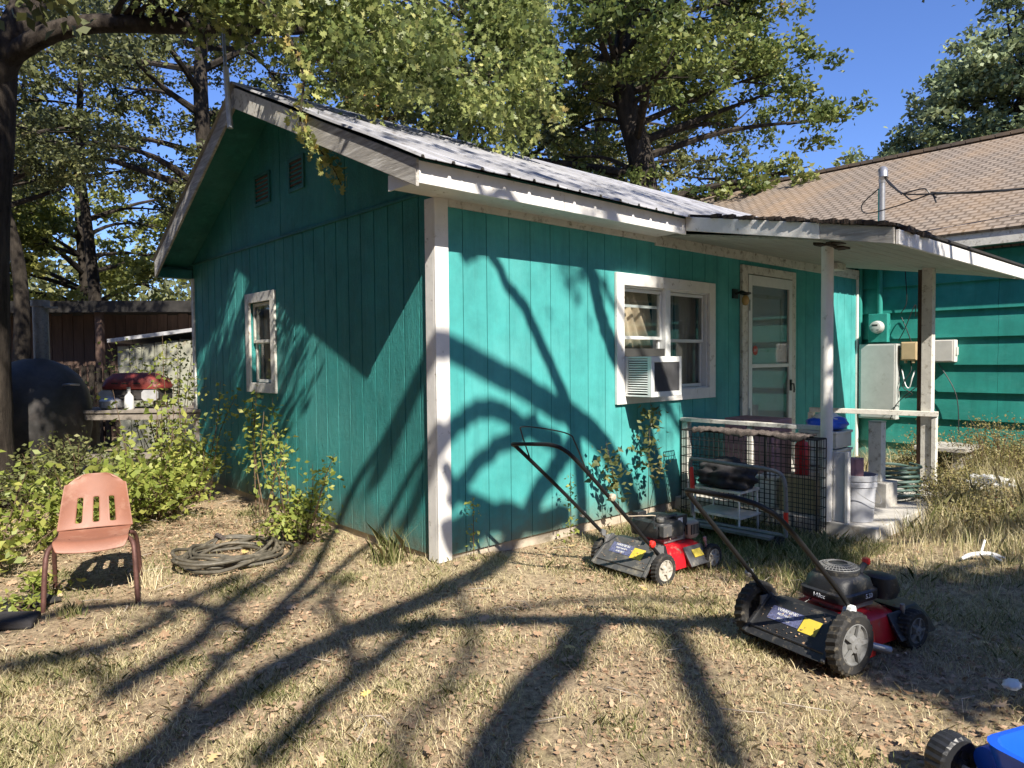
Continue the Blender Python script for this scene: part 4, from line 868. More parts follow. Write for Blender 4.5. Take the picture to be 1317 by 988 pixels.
# blue ride-on toy at the corner of the lawn
tc_ = thing('toy_wagon', 'blue plastic toy wagon with black ribbed wheels at the lawn corner', 'toy', (-.36,-3.33,gz(-.3,-3.4)), R(-22))
m = MB(); m.tube(curve([(.10,.03,.115),(.25,.02,.125),(.45,.0,.12),(.8,.0,.10)],5),.052,20); m.box((.05,-.22,.085),(.8,-.02,.12)); m.loft([rrect(.42,-.14,.7,.26,.06,.09), rrect(.42,-.14,.78,.32,.07,.22), rrect(.42,-.14,.74,.28,.07,.222), rrect(.42,-.14,.64,.2,.05,.12)]); m.build('body', 'blue', tc_, smooth=True)
m = MB(); m.tube([(.06,.20,.085),(.06,-.3,.085)],.008,8); m.build('axle', 'steel', tc_, smooth=True)
def toywheel(y, x=.06):
    m = MB(); n = 44; secs = []
    for rr, h in ((.045,-.035),(.078,-.037),(.088,-.028),(.09,0.),(.088,.028),(.078,.037),(.045,.035)):
        secs.append([V((rr*(1 if (k%2 == 0 or rr < .08) else .95)*math.cos(2*math.pi*k/n), h, rr*(1 if (k%2 == 0 or rr < .08) else .95)*math.sin(2*math.pi*k/n))) for k in range(n)])
    m.loft(secs, False); W = m.build('wheel', 'black_plastic', tc_, loc=(x,y,.088), smooth=False)
    m = MB(); m.lathe([(.05,-.03),(.05,.03)],24,(0,0,0),'y'); m.lathe([(.018,-.045),(.018,.045)],12,(0,0,0),'y')
    for k in range(5): a = k*1.2566; m.beam((0,-.031,0),(.045*math.cos(a),-.031,.045*math.sin(a)),.01,.006,(0,1,0)); m.beam((0,.031,0),(.045*math.cos(a),.031,.045*math.sin(a)),.01,.006,(0,1,0))
    m.build('hub', 'black_plastic', W, smooth=True)
toywheel(.13); toywheel(-.30); toywheel(.13,.75); toywheel(-.30,.75)

# ------------------------------------------------------------------ left background: smoker, table, grill, fence, shed
sm = thing('barrel_smoker', 'large matt black round smoker with a chimney behind the bushes', 'smoker', (-1.45,6.1,0))
m = MB(); m.lathe([(.30,.05),(.50,.25),(.58,.62),(.58,.92),(.55,1.08),(.46,1.25),(.33,1.37),(.18,1.44),(.10,1.46)],36); m.build('drum', 'smoker', sm, smooth=True)
m = MB(); m.lathe([(.085,1.44),(.085,2.08),(.10,2.085),(.10,2.16)],18,(.08,.02,0)); m.box((.10,-.09,2.06),(.24,.0,2.085)); m.build('chimney', 'rim_grey', sm, smooth=True)  # chimney greyer than the drum: its sunlit tone is put into the colour
m = MB(); 
for a in (.4,2.5,4.6): m.tube([(.3*math.cos(a),.3*math.sin(a),.15),(.42*math.cos(a),.42*math.sin(a),-.08)],.03,8)
m.build('leg', 'smoker', sm)
m = MB(); m.tube(curve([(.2,-.5,1.15),(.25,-.62,1.16),(.35,-.55,1.15)],5),.014,6); m.build('lid_band', 'steel', sm)
tb = thing('work_table', 'long grey wooden outdoor table piled with clutter beyond the bushes', 'table', (-.42,5.62,0), R(-42))
m = MB()
for k in range(4): m.box((-.85,-.36+k*.18,.80),(.95,-.36+k*.18+.17,.835))
m.build('tabletop', 'wood_table', tb, bevel=.003); m = MB(); m.box((-.8,-.34,.72),(.9,-.31,.80)); m.box((-.8,.31,.72),(.9,.34,.80)); m.build('apron', 'wood_table', tb)
for x in (-.75,.85):
    for y in (-.28,.28): m = MB(); m.box((x-.04,y-.04,-.06),(x+.04,y+.04,.72)); m.build('leg', 'wood_table', tb)
gr = thing('red_grill', 'red-lidded kettle style grill with silver ends standing on the grey table', 'grill', (-.42,5.75,.836), R(-42))
m = MB(); m.loft([rrect(0,0,.74,.44,.12,.24,5), rrect(0,0,.76,.46,.13,.27,5), rrect(0,0,.70,.42,.14,.36,5), rrect(-.03,0,.50,.3,.12,.43,5), rrect(-.03,0,.34,.2,.09,.44,5)]); ld = m.build('lid', 'grill_red', gr, smooth=True)
m = MB()
for k in (-.17,-.04,.10): m.box((k-.04,-.226,.305),(k+.04,-.20,.32))
m.build('vent_slot', 'dark_room', ld)
m = MB(); m.box((-.34,-.21,.10),(.34,.21,.235)); m.build('firebox', 'smoker', gr, bevel=.02)
for x0_, x1_ in ((-.36,-.19),(.16,.36)): m = MB(); m.loft([[V((x,y,z)) for x, z in ((x0_+.03,.10),(x1_-.03,.10),(x1_,.13),(x1_,.20),(x1_-.03,.23),(x0_+.03,.23),(x0_,.20),(x0_,.13))] for y in (-.235,-.212)]); m.build('end_plate', 'galv', gr)
m = MB(); m.tube([(-.12,-.26,.16),(.10,-.26,.16)],.012,8); m.build('handle', 'black_metal', gr)
for x in (-.28,.28):
    for y in (-.16,.16): m = MB(); m.tube([(x,y,.0),(x,y,.11)],.012,6); m.build('leg', 'black_metal', gr)
m = MB(); m.lathe([(.10,0),(.13,.02),(.14,.10),(.13,.105),(.12,.12),(.03,.15),(.02,.17),(.03,.18)],20); q = m.build('cooking_pot', 'galv', smooth=True, loc=(-.72,5.75,.837)); tag(q, 'lidded grey pot on the table left of the red grill', 'pot'); m = MB(); m.tube([(.13,0,.08),(.2,0,.085),(.2,.05,.085),(.13,.05,.08)],.008); m.build('handle', 'steel', q)
m = MB(); m.lathe([(.05,0),(.06,.02),(.05,.16),(.02,.2),(.02,.25)],14); q = m.build('glass_bottle', 'clear', smooth=True, loc=(-.60,5.45,.837)); tag(q, 'pale bottle between the pot and the red grill', 'bottle'); m = MB(); m.lathe([(.022,.25),(.022,.27)],10); m.build('cap', 'steel', q)
m = MB(); m.box((0,0,0),(.34,.22,.03)); m.box((.03,.04,.03),(.28,.2,.07), rot=Matrix.Rotation(.3,3,'Z')); q = m.build('scrap_boards', 'wood_table', loc=(-.05,5.05,.837), rot=(0,0,R(-30)), bevel=.002); tag(q, 'short scrap boards lying on the right end of the table', 'scrap wood')
m = MB(); m.box((-.9,-.3,.24),(.9,.3,.27)); m.build('shelf', 'wood_table', tb)
# long shed with a low dark roof behind
def Lr(p, a, o): return V((o[0]+p[0]*math.cos(a)-p[1]*math.sin(a), o[1]+p[0]*math.sin(a)+p[1]*math.cos(a), p[2]))
sh = thing('open_shed', 'long low brown board shed with a dark flat roof', 'shed', (-.55,12.6,0), R(-38))
m = MB()
for k in range(60): m.box((-7+k*.2,0,-.1),(-7+k*.2+.19,.03,2.35-.0+.02*math.sin(k*3.)))
m.build('board_wall', 'wood_brown', sh); m = MB(); m.box((-7,.031,-.1),(5,.15,2.3)); m.build('inner_wall', 'wood_brown', sh)
m = MB(); m.box((-7.2,-.9,2.40),(5.2,2.2,2.50)); m.box((-7.2,-.93,2.34),(5.2,-.9,2.55)); m.build('flat_roof', 'shingle_dark', sh)
for x in (-4.6,-1.5,1.6,4.6): m = MB(); m.box((x,-.8,-.1),(x+.12,-.68,2.4)); m.build('post', 'wood_brown', sh)
pf = thing('picket_fence', 'dark low picket fence in front of the brown shed', 'fence', (-.9,10.6,0), R(-40))
for k in range(34): m = MB(); m.box((-3+k*.13,0,-.1),(-3+k*.13+.08,.025,1.35+.03*math.sin(k*2.1))); m.build('picket', 'bark_dark', pf)
m = MB(); m.box((-3,.026,.3),(1.5,.07,.38)); m.box((-3,.026,1.0),(1.5,.07,1.08)); m.build('rail', 'bark_dark', pf)
ps = thing('pale_shed', 'small pale ribbed metal shed with a sloping roof edge beside the house corner', 'shed', (1.0,8.7,0), R(-36))
m = MB()
for k in range(13): m.box((-1.0+k*.2,0,-.1),(-1.0+k*.2+.18,.03,1.68+.022*k)); 
m.box((-1.0,.03,-.1),(1.6,1.6,1.66)); m.build('ribbed_wall', 'pale_metal', ps)
m = MB(); m.add([(-1.1,-.15,1.74),(1.8,-.15,2.12),(1.8,1.8,2.12),(-1.1,1.8,1.74),(-1.1,-.15,1.80),(1.8,-.15,2.18),(1.8,1.8,2.18),(-1.1,1.8,1.80)],[(0,3,2,1),(4,5,6,7),(0,1,5,4),(1,2,6,5),(2,3,7,6),(3,0,4,7)]); m.build('roof_sheet', 'galv', ps)
# scattered junk by the chair
m = MB(); m.box((-.2,-.12,0),(.2,.12,.02)); m.box((-.12,-.1,.02),(.1,.1,.035), rot=Matrix.Rotation(.5,3,'Z')); q = m.build('dark_mat', 'tyre', loc=(-2.32,1.05,gz(-2.3,1)+.012), rot=(0,0,.3), bevel=.006); tag(q, 'flattened dark rubber scrap on the ground left of the chair', 'scrap'); 
m = MB(); m.box((-.12,-.09,0),(.12,.09,.05)); q = m.build('rubber_scrap', 'cloth', loc=(-2.38,.72,gz(-2.4,.7)+.005), rot=(0,.1,-.4), bevel=.015); tag(q, 'small dark lump of cloth at the left edge of the lawn', 'cloth')
# ------------------------------------------------------------------ trees
def tree(name, label, base, trunk, rad, clusters, nleaf, lsize, leafm, barkm='bark_dark', cat='tree', group=None, spread=.45, clump_sd=.16, limbs=True, limb_r=.04, start=.35, flat=.2, shape=LEAF4, droop=0.):
    """trunk: local points; clusters: local centres; every cluster gets a limb and a cloud of leaves"""
    t = thing(name, label, cat, base, 0, group); P = curve(trunk, 6); n = len(P)
    rs = [rad*(1-.72*(i/(n-1))) for i in range(n)]; rs[0] *= 1.35; rs[1] *= 1.15
    m = MB(); m.tube(P, rs, 12)
    if limbs:
        for c in clusters:
            c = V(c); best = min(range(int(n*start), n), key=lambda i: (P[i]-c).length + max(0, P[i].z-c.z+.4)*1.5)
            a = P[best]; L_ = (c-a).length; mid = a.lerp(c, .5)+V((random.uniform(-1,1), random.uniform(-1,1), random.uniform(.1,1)))*L_*.13
            r0 = min(rs[best]*.6, limb_r+.016*L_); m.tube(curve([a, mid, c], 4), [r0*(1-.85*k/8) for k in range(9)], 6)
            for _ in range(3):
                q = V((random.gauss(0,1), random.gauss(0,1), random.gauss(0,.7)))*spread*.9; m.tube([mid.lerp(c,.6), mid.lerp(c,.8)+q*.4, c+q], [r0*.35, r0*.2, r0*.08], 4)
    m.build('trunk', barkm, t, smooth=True)
    k = len(clusters); cc = np.array([tuple(c) for c in clusters]); idx = RNG.integers(0, k, nleaf)
    # each cluster is several small sprays
    nsp = 9; sp = RNG.normal(size=(k, nsp, 3))*spread*np.array([1,1,.65]); si = RNG.integers(0, nsp, nleaf)
    cen = cc[idx] + sp[idx, si] + RNG.normal(size=(nleaf,3))*spread*.30*np.array([1,1,.7])
    cl = (RNG.normal(size=k)*clump_sd)[idx] + .1
    leaves('crown', cen, lsize, leafm, t, shape, flat, droop, cl)
    return t
def ell(c, r, n, shell=.35, zmin=None):
    out = []
    while len(out) < n:
        v = np.array([random.uniform(-1,1) for _ in range(3)]); d = np.linalg.norm(v)
        if d > 1 or d < shell: continue
        q = np.array(c)+v*np.array(r)
        if zmin is not None and q[2] < zmin: continue
        out.append(tuple(q))
    return out
# big oak behind the house
tree('oak_tree', 'large yellow-green oak spreading above the far end of the metal roof', (9.6,5.6,0), [(0,0,0),(.05,.1,3),(.15,.0,5.4),(-.2,.3,7.5),(.2,.2,10),(.5,-.3,13)], .40,
     ell((.2,-.1,8.3),(3.8,3.4,3.9),60,.25)+[(-2.6,2.8,5.8),(-1.8,2.4,5.4),(1.9,-2.9,5.3),(2.3,-3.1,6.3),(1.6,-2.4,4.9),(.2,.5,5.0),(-.6,.9,4.6)], 50000, .12, 'leaf_oak', spread=.46, limb_r=.035)
tree('tall_oak', 'tall dark oak with drooping foliage behind the middle of the metal roof', (9.0,10.6,0), [(0,0,0),(.2,.1,3.2),(-.2,.2,6.5),(.3,-.2,10),(.2,0,14)], .32,
     ell((0,0,7.6),(4.2,4.2,5.4),40,.3,2.4), 24000, .15, 'leaf_dark', spread=.5)
tree('hanging_oak', 'dense oak between the metal roof and the big house roof, thin hanging branches', (15.2,11.2,0), [(0,0,0),(.2,.1,4),(-.2,.2,8),(.1,0,13)], .3,
     ell((0,0,7.5),(4.4,4.2,4.8),30,.3,3.0), 15000, .18, 'leaf_dark', spread=.6)
tree('leaning_oak', 'dark branching oak directly behind the gable peak', (3.0,10.2,0), [(0,0,0),(-.3,.1,2.4),(-.9,-.1,4.6),(-1.2,-.5,6.8),(-.9,-.6,9.5)], .26,
     ell((-.7,-.2,6.4),(3.3,2.6,3.3),46,.25,3.4), 34000, .085, 'leaf_dark', spread=.36)
tree('bushy_oak', 'dense leafy oak rising behind the roof left of centre', (6.0,11.4,0), [(0,0,0),(.1,.1,3),(.3,-.2,6),(-.1,-.3,9),(0,0,12)], .28,
     ell((0,-.4,7.6),(3.3,3.2,4.6),38,.3,2.8), 23000, .13, 'leaf_oak', spread=.42)
tree('slim_oak', 'slim tree with a bare dark trunk standing behind the brown shed', (-1.0,11.2,0), [(0,0,0),(.12,.05,1.6),(.1,0,3.2),(-.2,.1,5.2),(.1,.1,7.5)], .17,
     ell((.2,.3,6.3),(2.2,1.8,2.6),28,.2,3.9), 17000, .085, 'leaf_dark', spread=.36)
tree('thin_oak', 'thin tree between the slim trunk and the leaning oak, sky showing round it', (.7,13.6,0), [(0,0,0),(.1,.05,2.6),(.0,0,4.2),(-.1,.1,6.2),(.1,.1,9.5)], .16,
     ell((0,.3,7.4),(2.6,2.6,3.2),18,.2,4.3), 14000, .10, 'leaf_dark', spread=.45)
tree('sunlit_oak', 'sunny yellow-leaved tree low down beyond the shed roof', (1.7,19.5,0), [(0,0,0),(.1,0,3),(0,.1,6),(.1,0,9)], .2,
     ell((0,0,4.6),(4.6,3.4,2.6),26,.1,2.0), 17000, .17, 'leaf_yellow', spread=.6)
tree('young_oak', 'sunny yellow-green tree at the far left beyond the brown shed', (-2.6,17.5,0), [(0,0,0),(.1,0,3),(0,.1,6),(.1,0,8)], .2,
     ell((0,0,4.6),(3.2,3.,2.8),22,.1,2.0), 14000, .17, 'leaf_yellow', spread=.55)
tree('distant_oak', 'large grey-green tree beyond the tan shingle roof under blue sky', (35.5,4.2,0), [(0,0,0),(.3,.1,5),(0,.5,9),(.5,0,14)], .6,
     ell((.5,-1.2,12.2),(4.6,5.2,6.2),110,.35)+ell((-.5,4.2,9.6),(2.2,3.2,2.4),26,.1), 70000, .26, 'leaf_grey', spread=.75)
tree('small_cedar', 'small dark tree top peeping over the left end of the shingle roof', (19.5,8.0,0), [(0,0,0),(.1,0,3),(0,0,6.6)], .2, ell((0,0,6.2),(1.6,2.6,1.2),16,.0), 9000, .16, 'leaf_grey', spread=.4)
# far wood as one mass
cen = []
for k in range(420):
    x = random.uniform(-14, 34); y = 27+random.uniform(0,8)+abs(x-8)*.02; cen.append((x, y, random.uniform(.5, 5.2)))
cen = np.array(cen); idx = RNG.integers(0, len(cen), 60000); q = leaves('far_woods', cen[idx]+RNG.normal(size=(60000,3))*np.array([.9,.9,.8]), .30, 'leaf_dark', None, LEAF4, .1, 0., (RNG.normal(size=len(cen))*.15)[idx]+.15)
tag(q, 'distant mass of dark woods behind the nearer trees', kind='stuff')

# old oak on the left with its long limb over the roof
OT = thing('old_oak', 'old rough-barked oak at the left edge with a long limb over the roof', 'tree', (-2.35,4.9,0))
m = MB(); tr = curve([(.15,0,-.15),(.17,-.03,1.2),(.22,-.1,2.6),(.32,-.16,3.6),(.40,-.2,4.4)],6); m.tube(tr, [.50,.42,.39,.37,.36,.36]+[.35-.006*i for i in range(len(tr)-6)], 18)
m.tube(curve([(.25,-.18,3.9),(.5,-.4,4.35),(1.0,-.9,4.66),(1.75,-1.4,4.72),(2.4,-1.85,4.72),(3.4,-2.1,4.95),(4.8,-2.3,5.2)],6),[.12-.0024*i for i in range(37)],10)
m.tube(curve([(.3,-.2,4.2),(.1,.1,5.2),(-.3,.2,6.5),(-.2,.0,8)],5),[.26-.013*i for i in range(16)],10); m.tube(curve([(.28,-.2,4.0),(.7,-.5,4.9),(1.0,-.5,6.2),(1.6,-1.0,7.6)],5),[.2-.01*i for i in range(16)],10)
m.tube(curve([(.10,-.1,2.0),(.30,-.25,2.3),(.45,-.2,3.0),(.42,-.2,3.8)],5),[.16,.15,.14,.13,.12,.11,.10,.10,.10,.1,.1,.1,.09,.08,.08,.08],8)
o_ = V((-2.35,4.9,0)); mw = MB()
K = [V(p) for p in ((-1.0,1.85,4.10),(-.78,1.65,4.0),(-.51,1.4,4.05),(-.16,1.21,3.95),(.03,1.3,3.75),(.53,1.39,3.88),(1.2,1.6,4.02),(1.78,1.6,3.90),(2.34,1.5,3.85),(2.75,1.63,4.25),(2.8,1.8,4.7))]
can = []; low = []
for i in range(len(K)-1):
    nk = (9, 10, 9, 8, 8, 9, 10, 13, 13, 7)[i]
    for _ in range(nk):
        t = random.random(); p = K[i].lerp(K[i+1], t); h_ = random.random()**1.3*1.5; can.append(p+V((random.uniform(-.12,.12)+h_*.1, random.uniform(-.1,.35)+h_*.35, h_)))
for c in can:
    t = min(1, max(0, (c.x+1.6)/4.6)); a = V((-1.7+4.4*t, 3.9-1.3*t, 4.7+.5*t)) if c.x < 2 else V((2.45,2.6,5.1))
    mid = a.lerp(c,.55)+V((0,0,.22)); mw.tube(curve([a, mid, c],4), [.02,.018,.016,.014,.012,.010,.007,.005,.003], 5)
tw = [V((-.75,2.3,4.75)),V((-.52,1.5,4.2)),V((-.42,1.1,3.62)),V((-.46,1.06,3.2)),V((-.38,.98,3.02)),V((-.31,.89,2.88)),V((-.25,.84,2.72))]
mw.tube(curve(tw,5),[.014-.0004*i for i in range(31)],6)
off = len(m.v); m.v += [(x+2.35, y-4.9, z) for x, y, z in mw.v]; m.f += [tuple(i+off for i in f) for f in mw.f]
m.build('trunk', 'bark', OT, smooth=True)
cc = np.array([tuple(c-o_) for c in can]); k = len(cc); n_ = 19000; idx = RNG.integers(0,k,n_); spr = RNG.normal(size=(k,6,3))*np.array([.17,.17,.15]); si = RNG.integers(0,6,n_)
cen = cc[idx]+spr[idx,si]+RNG.normal(size=(n_,3))*.07
c2 = []
for a, b, n2 in ((tw[0],tw[1],60),(tw[1],tw[2],60),(tw[2],tw[3],50),(tw[3],tw[4],50),(tw[4],tw[5],46),(tw[5],tw[6],30)):
    for _ in range(n2): c2.append(tuple(a.lerp(b, random.random())-o_+V((random.gauss(0,.045),random.gauss(0,.045),random.gauss(0,.035)))))
leaves('crown', np.vstack([cen, np.array(c2)]), .074, 'leaf_near', OT, LOBED, .1, .25, np.concatenate([(RNG.normal(size=k)*.12)[idx], np.full(len(c2), .28)]))
# its own high crown beyond the frame's top and left
cl = ell((.3,.2,7.2),(3.4,2.8,2.2),26,.2,5.6)+[(-.6,-.4,5.0),(-.9,.6,4.4),(.9,.9,5.3),(1.6,.6,5.5),(.3,1.2,5.0)]
cc = np.array(cl); idx = RNG.integers(0,len(cc),7000); cen = cc[idx]+RNG.normal(size=(7000,3))*.35
leaves('crown', cen, .10, 'leaf_dark', OT, LEAF4)
SV = SUN; lc = []  # added leaf clusters out of view, set along sun rays to shade smoker and shed
for (x, y, z, sd_), n2, per in (((-1.45,6.1,1.1,.35),26,110),((-.9,6.1,.9,.3),12,90),((-.5,5.8,1.2,.25),9,60),((-1.9,4.9,2.2,.4),22,110),((-1.8,4.7,3.6,.4),18,110),((-.8,3.9,4.7,.35),10,90),((-2.5,10.5,1.5,.9),18,70),((-.5,11.8,1.5,.9),16,70),((1.0,10.5,1.8,.8),12,70)):
    for _ in range(n2):
        t = random.uniform(5.0, 7.5) if y < 8 else random.uniform(7.5, 10); q0 = V((x,y,z))-SV*t+V((random.gauss(0,sd_),random.gauss(0,sd_),random.gauss(0,sd_*.5)))-o_
        for _ in range(per): lc.append(tuple(q0+V((random.gauss(0,.13),random.gauss(0,.13),random.gauss(0,.10)))))
leaves('added_shade_crown', np.array(lc), .10, 'leaf_dark', OT, LEAF4)

# shade trees behind the camera: their limbs and leaves throw the shadows on the wall, roof and lawn
S = np.array(tuple(SUN)); SV = SUN
ST = thing('shade_oak', 'bare-limbed oak standing behind the camera, throwing its limb shadows on the wall', 'tree', (-5.6,-9.6,0))
so_ = V((-5.6,-9.6,0)); m = MB()
crotch = V((-4.9,-9.3,4.6))
def at(p, t): return V(p)-SV*t
limbs = {
'S1':([(-3.1,-1.8,-.05),(-2.23,-1.23,-.05),(-1.82,-.99,-.05),(-1.21,-.66,-.05),(-.37,-.46,-.05),(.38,-.18,-.05),(.95,0,.3),(1.17,0,.53),(1.36,0,.7),(1.48,0,.86)],(9.2,7.2),.10,.06),
'S2':([(-2.2,-2.75,-.05),(-1.32,-2.08,-.05),(-.86,-1.8,-.05),(-.37,-1.6,-.05),(.06,-1.37,-.05)],(8.6,7.6),.10,.085),
'S3':([(-1.63,-.79,-.05),(-1.07,-.65,-.05),(-.58,-.89,-.05),(.05,-1.36,-.05),(.28,-1.72,-.05),(.59,-2.01,-.05)],(8.2,7.4),.05,.075),
'S3b':([(.28,-1.72,-.05),(-.36,-2.33,-.05),(-.72,-2.65,-.05)],(11,11),.08,.07),
'S4':([(-3.2,.45,-.05),(-2.43,.70,-.05),(-1.97,.79,-.05),(-1.54,.47,-.05),(-1.43,-.3,-.05)],(10,9.5),.06,.045),
'S5':([(-1.93,-1.51,-.05),(-1.45,-1.19,-.05),(-.61,-.78,-.05)],(12,11),.06,.06),
'S6':([(-3.0,-1.9,-.05),(-2.23,-1.17,-.05),(-1.62,-.47,-.05),(-.7,.53,-.05),(0,1.45,.02),(0,.74,.73),(0,.16,1.29),(.0,-.2,1.6)],(8.8,7.6),.04,.045),
'S8':([(-1.75,-2.3,-.05),(-1.5,-1.75,-.05),(-1.0,-1.45,-.05),(-.55,-1.05,-.05),(-.35,-.7,-.05),(-.1,-.35,-.05)],(15,14),.045,.04),
'S9':([(-2.2,-.55,-.05),(-1.7,-.2,-.05),(-1.3,.35,-.05),(-.6,.95,-.05),(0,1.9,.2)],(14,13),.08,.05),
'S10':([(-.58,-.89,-.05),(-.15,-.95,-.05),(.3,-1.15,-.05),(.8,-1.7,-.05)],(12,12),.04,.03),
'S11':([(-2.5,.1,-.05),(-1.95,.1,-.05),(-1.5,.55,-.05),(-1.1,.75,-.05)],(14,13),.07,.05),
'S12':([(-1.3,-1.1,-.05),(-1.1,-.65,-.05),(-.9,-.1,-.05),(-.6,.25,-.05)],(13,13),.05,.04),
'S7':([(-1.6,-.5,-.05),(-.37,.6,-.05),(0,.76,.09),(0,.13,.78),(0,-.1,1.0)],(8.0,7.6),.03,.04),
'W1':([(.1,-.5,2.6),(.47,0,2.19),(.66,0,1.97),(.86,0,1.77),(1.11,0,1.36),(1.29,0,1.06),(1.41,0,.76),(1.48,0,.1),(1.3,-.4,-.05)],(5.6,7.0),.03,.075),
'W2':([(1.40,-.35,2.62),(1.60,0,2.18),(1.74,0,1.78),(1.90,0,1.49),(2.20,0,1.02),(2.48,0,.48),(2.6,0,.08),(2.5,-.6,-.05)],(5.2,6.2),.05,.12),
'W2b':([(1.58,0,2.17),(1.74,0,1.78),(1.86,0,1.49),(2.05,0,1.2)],(5.6,5.8),.05,.03),
'W3':([(-.35,-.3,1.55),(-.01,0,1.49),(.33,0,1.39),(.71,0,1.23),(1.13,0,1.03),(1.48,0,.86),(1.88,0,.52),(2.18,0,.06),(2.2,-.6,-.05)],(7.6,6.8),.075,.10),
'W4':([(-.2,-.2,.75),(.04,0,.82),(.26,0,.99),(.55,0,1.02),(.87,0,.86),(1.22,0,.71)],(7.2,6.9),.05,.07),
'W5':([(.07,0,.37),(.4,0,.67),(.75,0,.81),(.96,0,.92)],(7.2,7.0),.05,.06),
'W6':([(.05,0,.12),(.24,0,.16),(.62,0,.22),(.95,0,.10),(1.3,0,.12)],(7.3,7.0),.11,.07),
'W7':([(.05,0,.62),(.2,0,.42),(.45,0,.3),(.6,0,.12)],(7.0,7.0),.05,.05),
}
ends = {}
for kx, (pts, (t0, t1), r0, r1) in limbs.items():
    k = len(pts); L3 = [at(p, t0+(t1-t0)*i/(k-1)) for i, p in enumerate(pts)]; c = curve(L3, 5)
    m.tube([p+V((random.gauss(0,.006),random.gauss(0,.006),random.gauss(0,.006))) for p in c], [r0+(r1-r0)*i/(len(c)-1) for i in range(len(c))], 10)
    ends[kx] = (L3[0], L3[-1], r0, r1)
m.tube(curve([(-5.6,-9.6,-.2),(-5.5,-9.55,1.5),(-5.3,-9.4,3.2),tuple(crotch)],5),[.34-.006*i for i in range(16)],14)
for kx in ('S1','S2','S6','S4'):
    a, r = ends[kx][0], ends[kx][2]; m.tube(curve([crotch, crotch.lerp(a,.5)+V((-.4,-.3,.3)), a],5),[.2-(.2-r)*i/10 for i in range(11)],10)
for kx, p1, p2 in (('W2', (1.15,.5,3.0), (.7,1.6,3.5)),('W1', (-.2,.4,2.95), (-.5,1.6,3.5))):
    a, r = ends[kx][0], ends[kx][2]; m.tube(curve([a, at(p1,6.6), at(p2,8.5)],4),[r,r,r,r,r*.9,r*.9,r*.8,r*.7,r*.6],8)
m.v = [(x-so_.x, y-so_.y, z) for x, y, z in m.v]; m.build('trunk', 'bark', ST, smooth=True)
# leaf sprays on the shade oak: streaky foliage shade on the left of the gable and spots on the lawn
cen = []
def shade(pts, t0, t1, n, sd, per, rz=.5):
    for _ in range(n):
        a = random.choice(pts); p = at((a[0], a[1], a[2]), random.uniform(t0, t1)) + V((random.gauss(0,a[3]),random.gauss(0,a[3]),random.gauss(0,a[3]*rz)))
        for _ in range(per): cen.append(tuple(p+V((random.gauss(0,sd),random.gauss(0,sd),random.gauss(0,sd)))-so_))
shade([(0,4.5,1.2,.1),(0,4.2,.7,.12),(0,4.0,1.3,.10),(0,4.6,.5,.15),(0,3.5,.5,.15),(0,3.0,.4,.15),(0,3.9,.3,.2),(0,3.6,.9,.08)], 5.2, 7.5, 100, .07, 18)
shade([(-2.2,.3,0,.3),(-1.5,-.2,0,.4),(-1.2,2.2,0,.3),(-.6,2.6,0,.3),(-1.9,-.6,0,.3)], 7.5, 9.0, 16, .10, 14)
leaves('crown', np.array(cen), .09, 'leaf_dark', ST, LEAF4)
so_ = V((-5.6,-9.6,0))
ST2 = thing('leafy_shade_tree', 'leafy tree behind and to the right of the camera shading the porch side lawn', 'tree', (3.6,-11.5,0))
s2 = V((3.6,-11.5,0)); cen = []; so_keep = so_; so_ = s2
R1 = [(1.75,-1.25,-.05,.16),(2.1,-1.3,-.05,.16),(2.5,-1.5,-.05,.12),(1.9,-.95,-.05,.15),(2.35,-.95,-.05,.2),(2.0,-1.6,-.05,.12),(1.6,-.8,-.05,.12),(2.6,-1.0,-.05,.15),(3.3,-1.1,.5,.1),(3.7,-1.1,.7,.12),(3.3,-1.55,.35,.07),(2.95,-1.3,.5,.1),(3.5,-.6,.6,.15),(3.9,-1.5,.5,.06),
      (1.75,-2.3,-.05,.16),(1.95,-2.6,-.05,.16),(1.5,-2.75,-.05,.2),(1.15,-2.9,-.05,.2),(.9,-3.05,-.05,.15),(2.1,-2.95,-.05,.2),(1.5,-3.3,-.05,.25),(2.4,-3.3,-.05,.3),(1.3,-2.45,-.05,.14),(.75,-2.75,-.05,.12),(1.05,-2.6,-.05,.12),(.6,-3.0,-.05,.1),(1.6,-2.2,-.05,.1)]
shade(R1, 6.8, 8.2, 780, .10, 22)
shade([(2.5,-1.0,2.35,.2),(2.6,-1.8,2.3,.15),(2.5,-.6,2.6,.12),(1.4,-.2,2.7,.2),(.8,.4,2.9,.3),(1.8,.8,3.1,.4),(2.8,1.2,3.2,.4),(3.6,.6,3.0,.4),(.2,1.2,3.4,.3),(1.2,1.6,3.5,.4),(2.2,.2,2.9,.4),(4.4,1.2,3.2,.4),(5.2,.3,2.9,.4)], 7.0, 11.0, 90, .13, 34)
leaves('crown', np.array(cen), .10, 'leaf_dark', ST2, LEAF4)
m = MB(); m.tube(curve([(0,0,-.2),(.05,0,2),(-.1,.2,4),(-.6,.8,6.0)],5),[.26-.009*i for i in range(16)],12)
for a in R1[::2]+[(1.8,.8,3.1,.4),(.8,.4,2.9,.3),(3.6,.6,3.0,.4)]:
    e = at(a[:3], 7.3)-s2; m.tube(curve([(-.5,.7,5.7), V((-.5,.7,5.7)).lerp(e,.5)+V((0,0,.5)), e],4),[.07-.007*i for i in range(9)],7)
tp = at((2.5,-1.4,0), 6.7)-s2
m.tube(curve([(-.6,.8,6.0),(-.7,2.5,5.6),(-.9,5.,5.0),(-.7,7.4,4.6),V((3.0,-1.85,4.32))-s2,V((3.3,-2.0,4.27))-s2,V((3.62,-2.3,4.26))-s2],4),[.06-.0021*i for i in range(25)],6)
